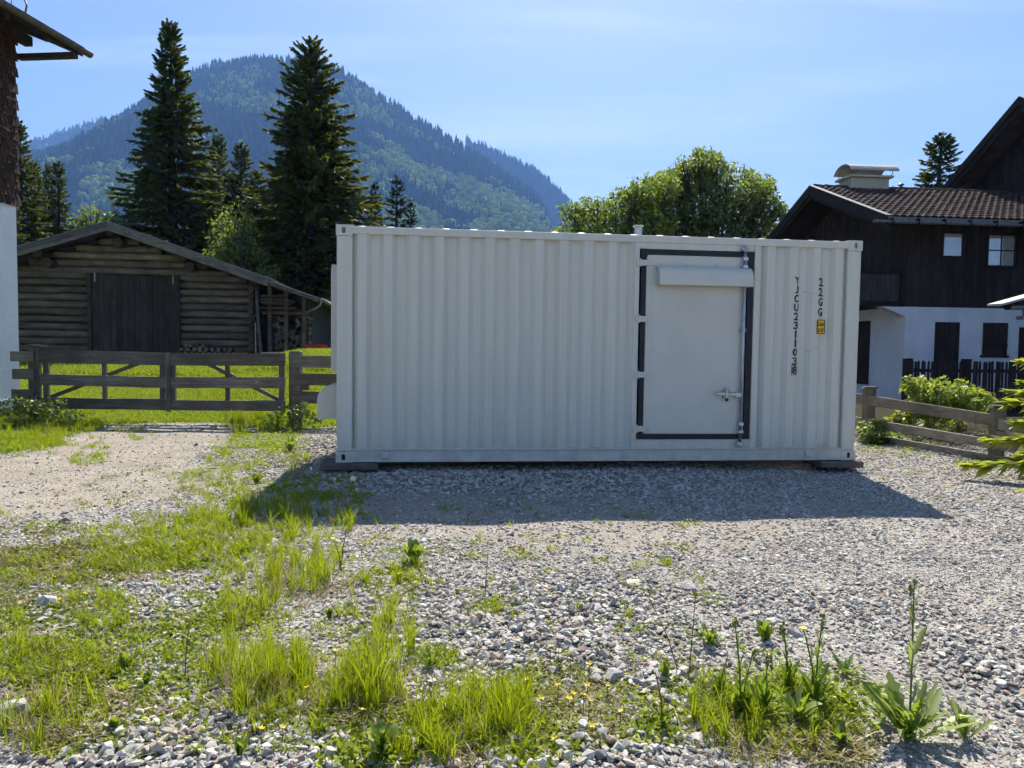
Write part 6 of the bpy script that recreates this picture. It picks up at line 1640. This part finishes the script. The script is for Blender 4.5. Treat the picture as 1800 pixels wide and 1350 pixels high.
weed(612, 905, 46, 7, ['jag'], 'dandelion with reddish stalks and white seed heads at the shadow corner', (.1, .6), ((75, -62, 0, 'seed'), (62, 8, 0, 'fluff'), (40, 14, 0, 'seed'), (58, -22, 0, 'seed')))
weed(600, 1000, 36, 6, ['slim'], 'reddish dry weed with a yellow flower in the patchy grass', (.5, 1.2), ((70, 10, 1, 'dry'), (50, -14, 0, 'flower')))
weed(1245, 1135, 86, 16, ['jag', 'slim'], 'dark low rosette of toothed leaves behind the tall weeds', (.1, .7))
weed(1345, 1128, 80, 12, ['broad', 'jag'], 'bright broad rosette between the two tall weeds', (.3, 1.0))
weed(1302, 1262, 110, 12, ['jag', 'broad'], 'tall budding weed closest to the flower patch', (.3, 1.2), ((155, -14, 8, 'buds'), (105, 18, 5, 'buds')))
weed(1385, 1215, 100, 10, ['jag'], 'leafy weed with arching toothed leaves between the tall ones', (.5, 1.2), ((105, -12, 8, 'buds'),))
weed(1432, 1240, 120, 12, ['jag', 'slim'], 'tall weed with dark buds leaning over the long grey stone', (.2, 1.1), ((138, 8, 7, 'buds'), (118, -22, 4, 'flower')))
weed(1598, 1300, 190, 18, ['pale', 'jag'], 'tallest single-stalked weed with a wide pale rosette', (.05, .8), ((225, -2, 8, 'buds'),), 'pale')
weed(1265, 1230, 90, 9, ['jag', 'broad'], 'leafy weed at the near end of the tall weed row', (.4, 1.2), ((70, 10, 5, 'dry'),))
weed(1340, 1255, 110, 11, ['jag'], 'dense toothed weed in the middle of the tall weed row', (.4, 1.2), ((90, 8, 6, 'buds'),))
weed(1400, 1270, 110, 11, ['jag', 'broad'], 'spreading green weed below the arching toothed leaves', (.2, 1.0))
weed(1550, 1270, 90, 8, ['pale'], 'small pale leafy weed leaning against the tallest weed', (.3, 1.1))
weed(1695, 1298, 110, 10, ['pale', 'jag'], 'stemless rosette in the gravel beside the tallest weed', (.2, .9))
weed(1484, 1186, 72, 9, ['jag'], 'flat small rosette behind the tall weeds', (.05, .45))
weed(1165, 1280, 60, 9, ['broad', 'jag'], 'upright broad-leaved weed beside the yellow flowers', (.6, 1.3), ((90, -14, 5, 'dry'),), 'broad')
weed(1170, 1195, 66, 8, ['broad'], 'round-leaved upright weed above the red twig', (.8, 1.4))
weed(1445, 1140, 20, 4, ['broad'], 'single yellow-green sprout next to the tall budding weeds', (.5, 1.2))
weed(1095, 1068, 28, 5, ['broad'], 'tiny yellow-green sprout on the open gravel heap', (.4, 1.1))
weed(1480, 1310, 70, 8, ['jag', 'broad'], 'low leafy weed in the grass at the foot of the tall weeds', (.3, 1.0))
weed(755, 1175, 70, 10, ['slim'], 'spiky low plant beside the long tall grass', (.3, 1.0))
weed(200, 1285, 50, 6, ['broad'], 'pale green sprout between the stones in the lower corner', (.6, 1.3))
weed(258, 1205, 46, 6, ['broad'], 'yellow-green young plant among the stones, small and broad-leaved', (.5, 1.2))
weed(220, 1180, 56, 8, ['slim', 'broad'], 'leafy tuft with upright slim leaves in the patchy grass', (.7, 1.3))
weed(420, 1330, 60, 8, ['broad'], 'small leafy plant at the bottom edge below the long grass', (.5, 1.3))
weed(670, 1335, 120, 12, ['broad', 'pale'], 'wide pale dock leaves at the bottom edge of the picture', (.4, 1.1))
weed(510, 795, 60, 10, ['broad', 'slim'], 'broad weed at the edge of the container shadow near the slab', (.4, 1.2))
weed(450, 850, 40, 8, ['broad'], 'small dark weed on the sandy track edge', (.3, 1.0))
weed(1600, 735, 30, 6, ['broad'], 'small plant growing through the low fence', (.5, 1.2))
for k, (px, py, h_, ln) in enumerate(((1195, 1190, 125, -50), (1210, 1200, 140, 10), (852, 1060, 85, 4), (325, 1190, 90, 6))):
    p = G(px, py); u = (p - CAMP).length / FPX
    m = MB(); m.tube([(0, 0, 0), (ln * u * .4, 0, h_ * u * .5), (ln * u, .02, h_ * u)], [.003, .0025, .0015], 5)
    for j in range(6): m.tube([(ln * u * (1 - j * .03), 0.02, h_ * u * (1 - j * .035)), (ln * u * (1 - j * .03) + rw.uniform(-.012, .012), .02 + rw.uniform(-.01, .01), h_ * u * (1.02 - j * .035))], [.0022, .001], 4)
    o = m.build('dry_stalk', M_STEMR); o.location = p
    tag(o, ('thin dry stalk leaning over the grey block stone', 'straight dry stalk beside the reddish brown stone', 'thin dry stalk rising from the tuft on the gravel heap', 'thin dry stalk among the stones left of the long grass')[k], 'stalk', 'dry stalks in the gravel')
# yellow flowers of the flat patch
fl_me = MB()
for k in range(5):
    a = k * 1.2566; fl_me.add([(0, 0, 0), (.010 * math.cos(a - .45), .010 * math.sin(a - .45), .004), (.015 * math.cos(a), .015 * math.sin(a), .006), (.010 * math.cos(a + .45), .010 * math.sin(a + .45), .004)], [(0, 1, 2, 3)])
fl_me = fl_me.mesh('petals', M_YELF); st_me = MB(); st_me.tube([(0, 0, -0.06), (0.003, 0, 0)], .0016, 4); st_me = st_me.mesh('flower_stem', M_STEM)
spots = [(982, 1160), (1003, 1163), (967, 1149), (1035, 1178), (980, 1219), (1000, 1236), (1007, 1231), (1032, 1212), (951, 1247), (1026, 1240), (1035, 1248), (1091, 1262), (975, 1313), (888, 1248), (892, 1256), (925, 1204), (1068, 1214), (460, 1295), (496, 1297), (540, 1230), (636, 1268), (95, 1023), (150, 1050), (106, 1058), (335, 1005), (243, 915), (604, 1002), (635, 962), (703, 1012), (590, 1160), (1040, 1300), (730, 1030)]
for k, (px, py) in enumerate(spots):
    p = G(px, py + 14); d = 0.05 + 0.03 * rw.random()
    o = empty('yellow_flower', (p.x, p.y, p.z + d), rw.uniform(0, 6), 'tiny yellow flower on a short stem in the gravel weeds', 'flower', 'tiny yellow flowers in the gravel')
    s = rw.uniform(.8, 1.15)
    link('petals', fl_me, o, None, (rw.uniform(-.5, .2) + .35, rw.uniform(-.4, .4), 0), s); link('flower_stem', st_me, o, None, None, (1, 1, d / 0.06))
# twigs
for k, (a, b, r0, lab) in enumerate((((1063, 1180), (1150, 1168), .0028, 'thin red twig lying across the gravel heap'), ((700, 1052), (752, 1028), .004, 'dry reddish twig beside the grass tuft'), ((893, 966), (922, 968), .006, 'short piece of dead wood on the sandy band'), ((1290, 946), (1350, 934), .003, 'thin curved twig on the gravel below the lettering'))):
    A_, B_ = G(*a), G(*b); m = MB(); A_.z += .012; B_.z += .012; mid = A_.lerp(B_, .5) + Vector((0, .01, .012))
    m.tube([A_, mid, B_], [r0, r0, r0 * .6], 6); tag(m.build('twig', M_STEMR), lab, 'twig')
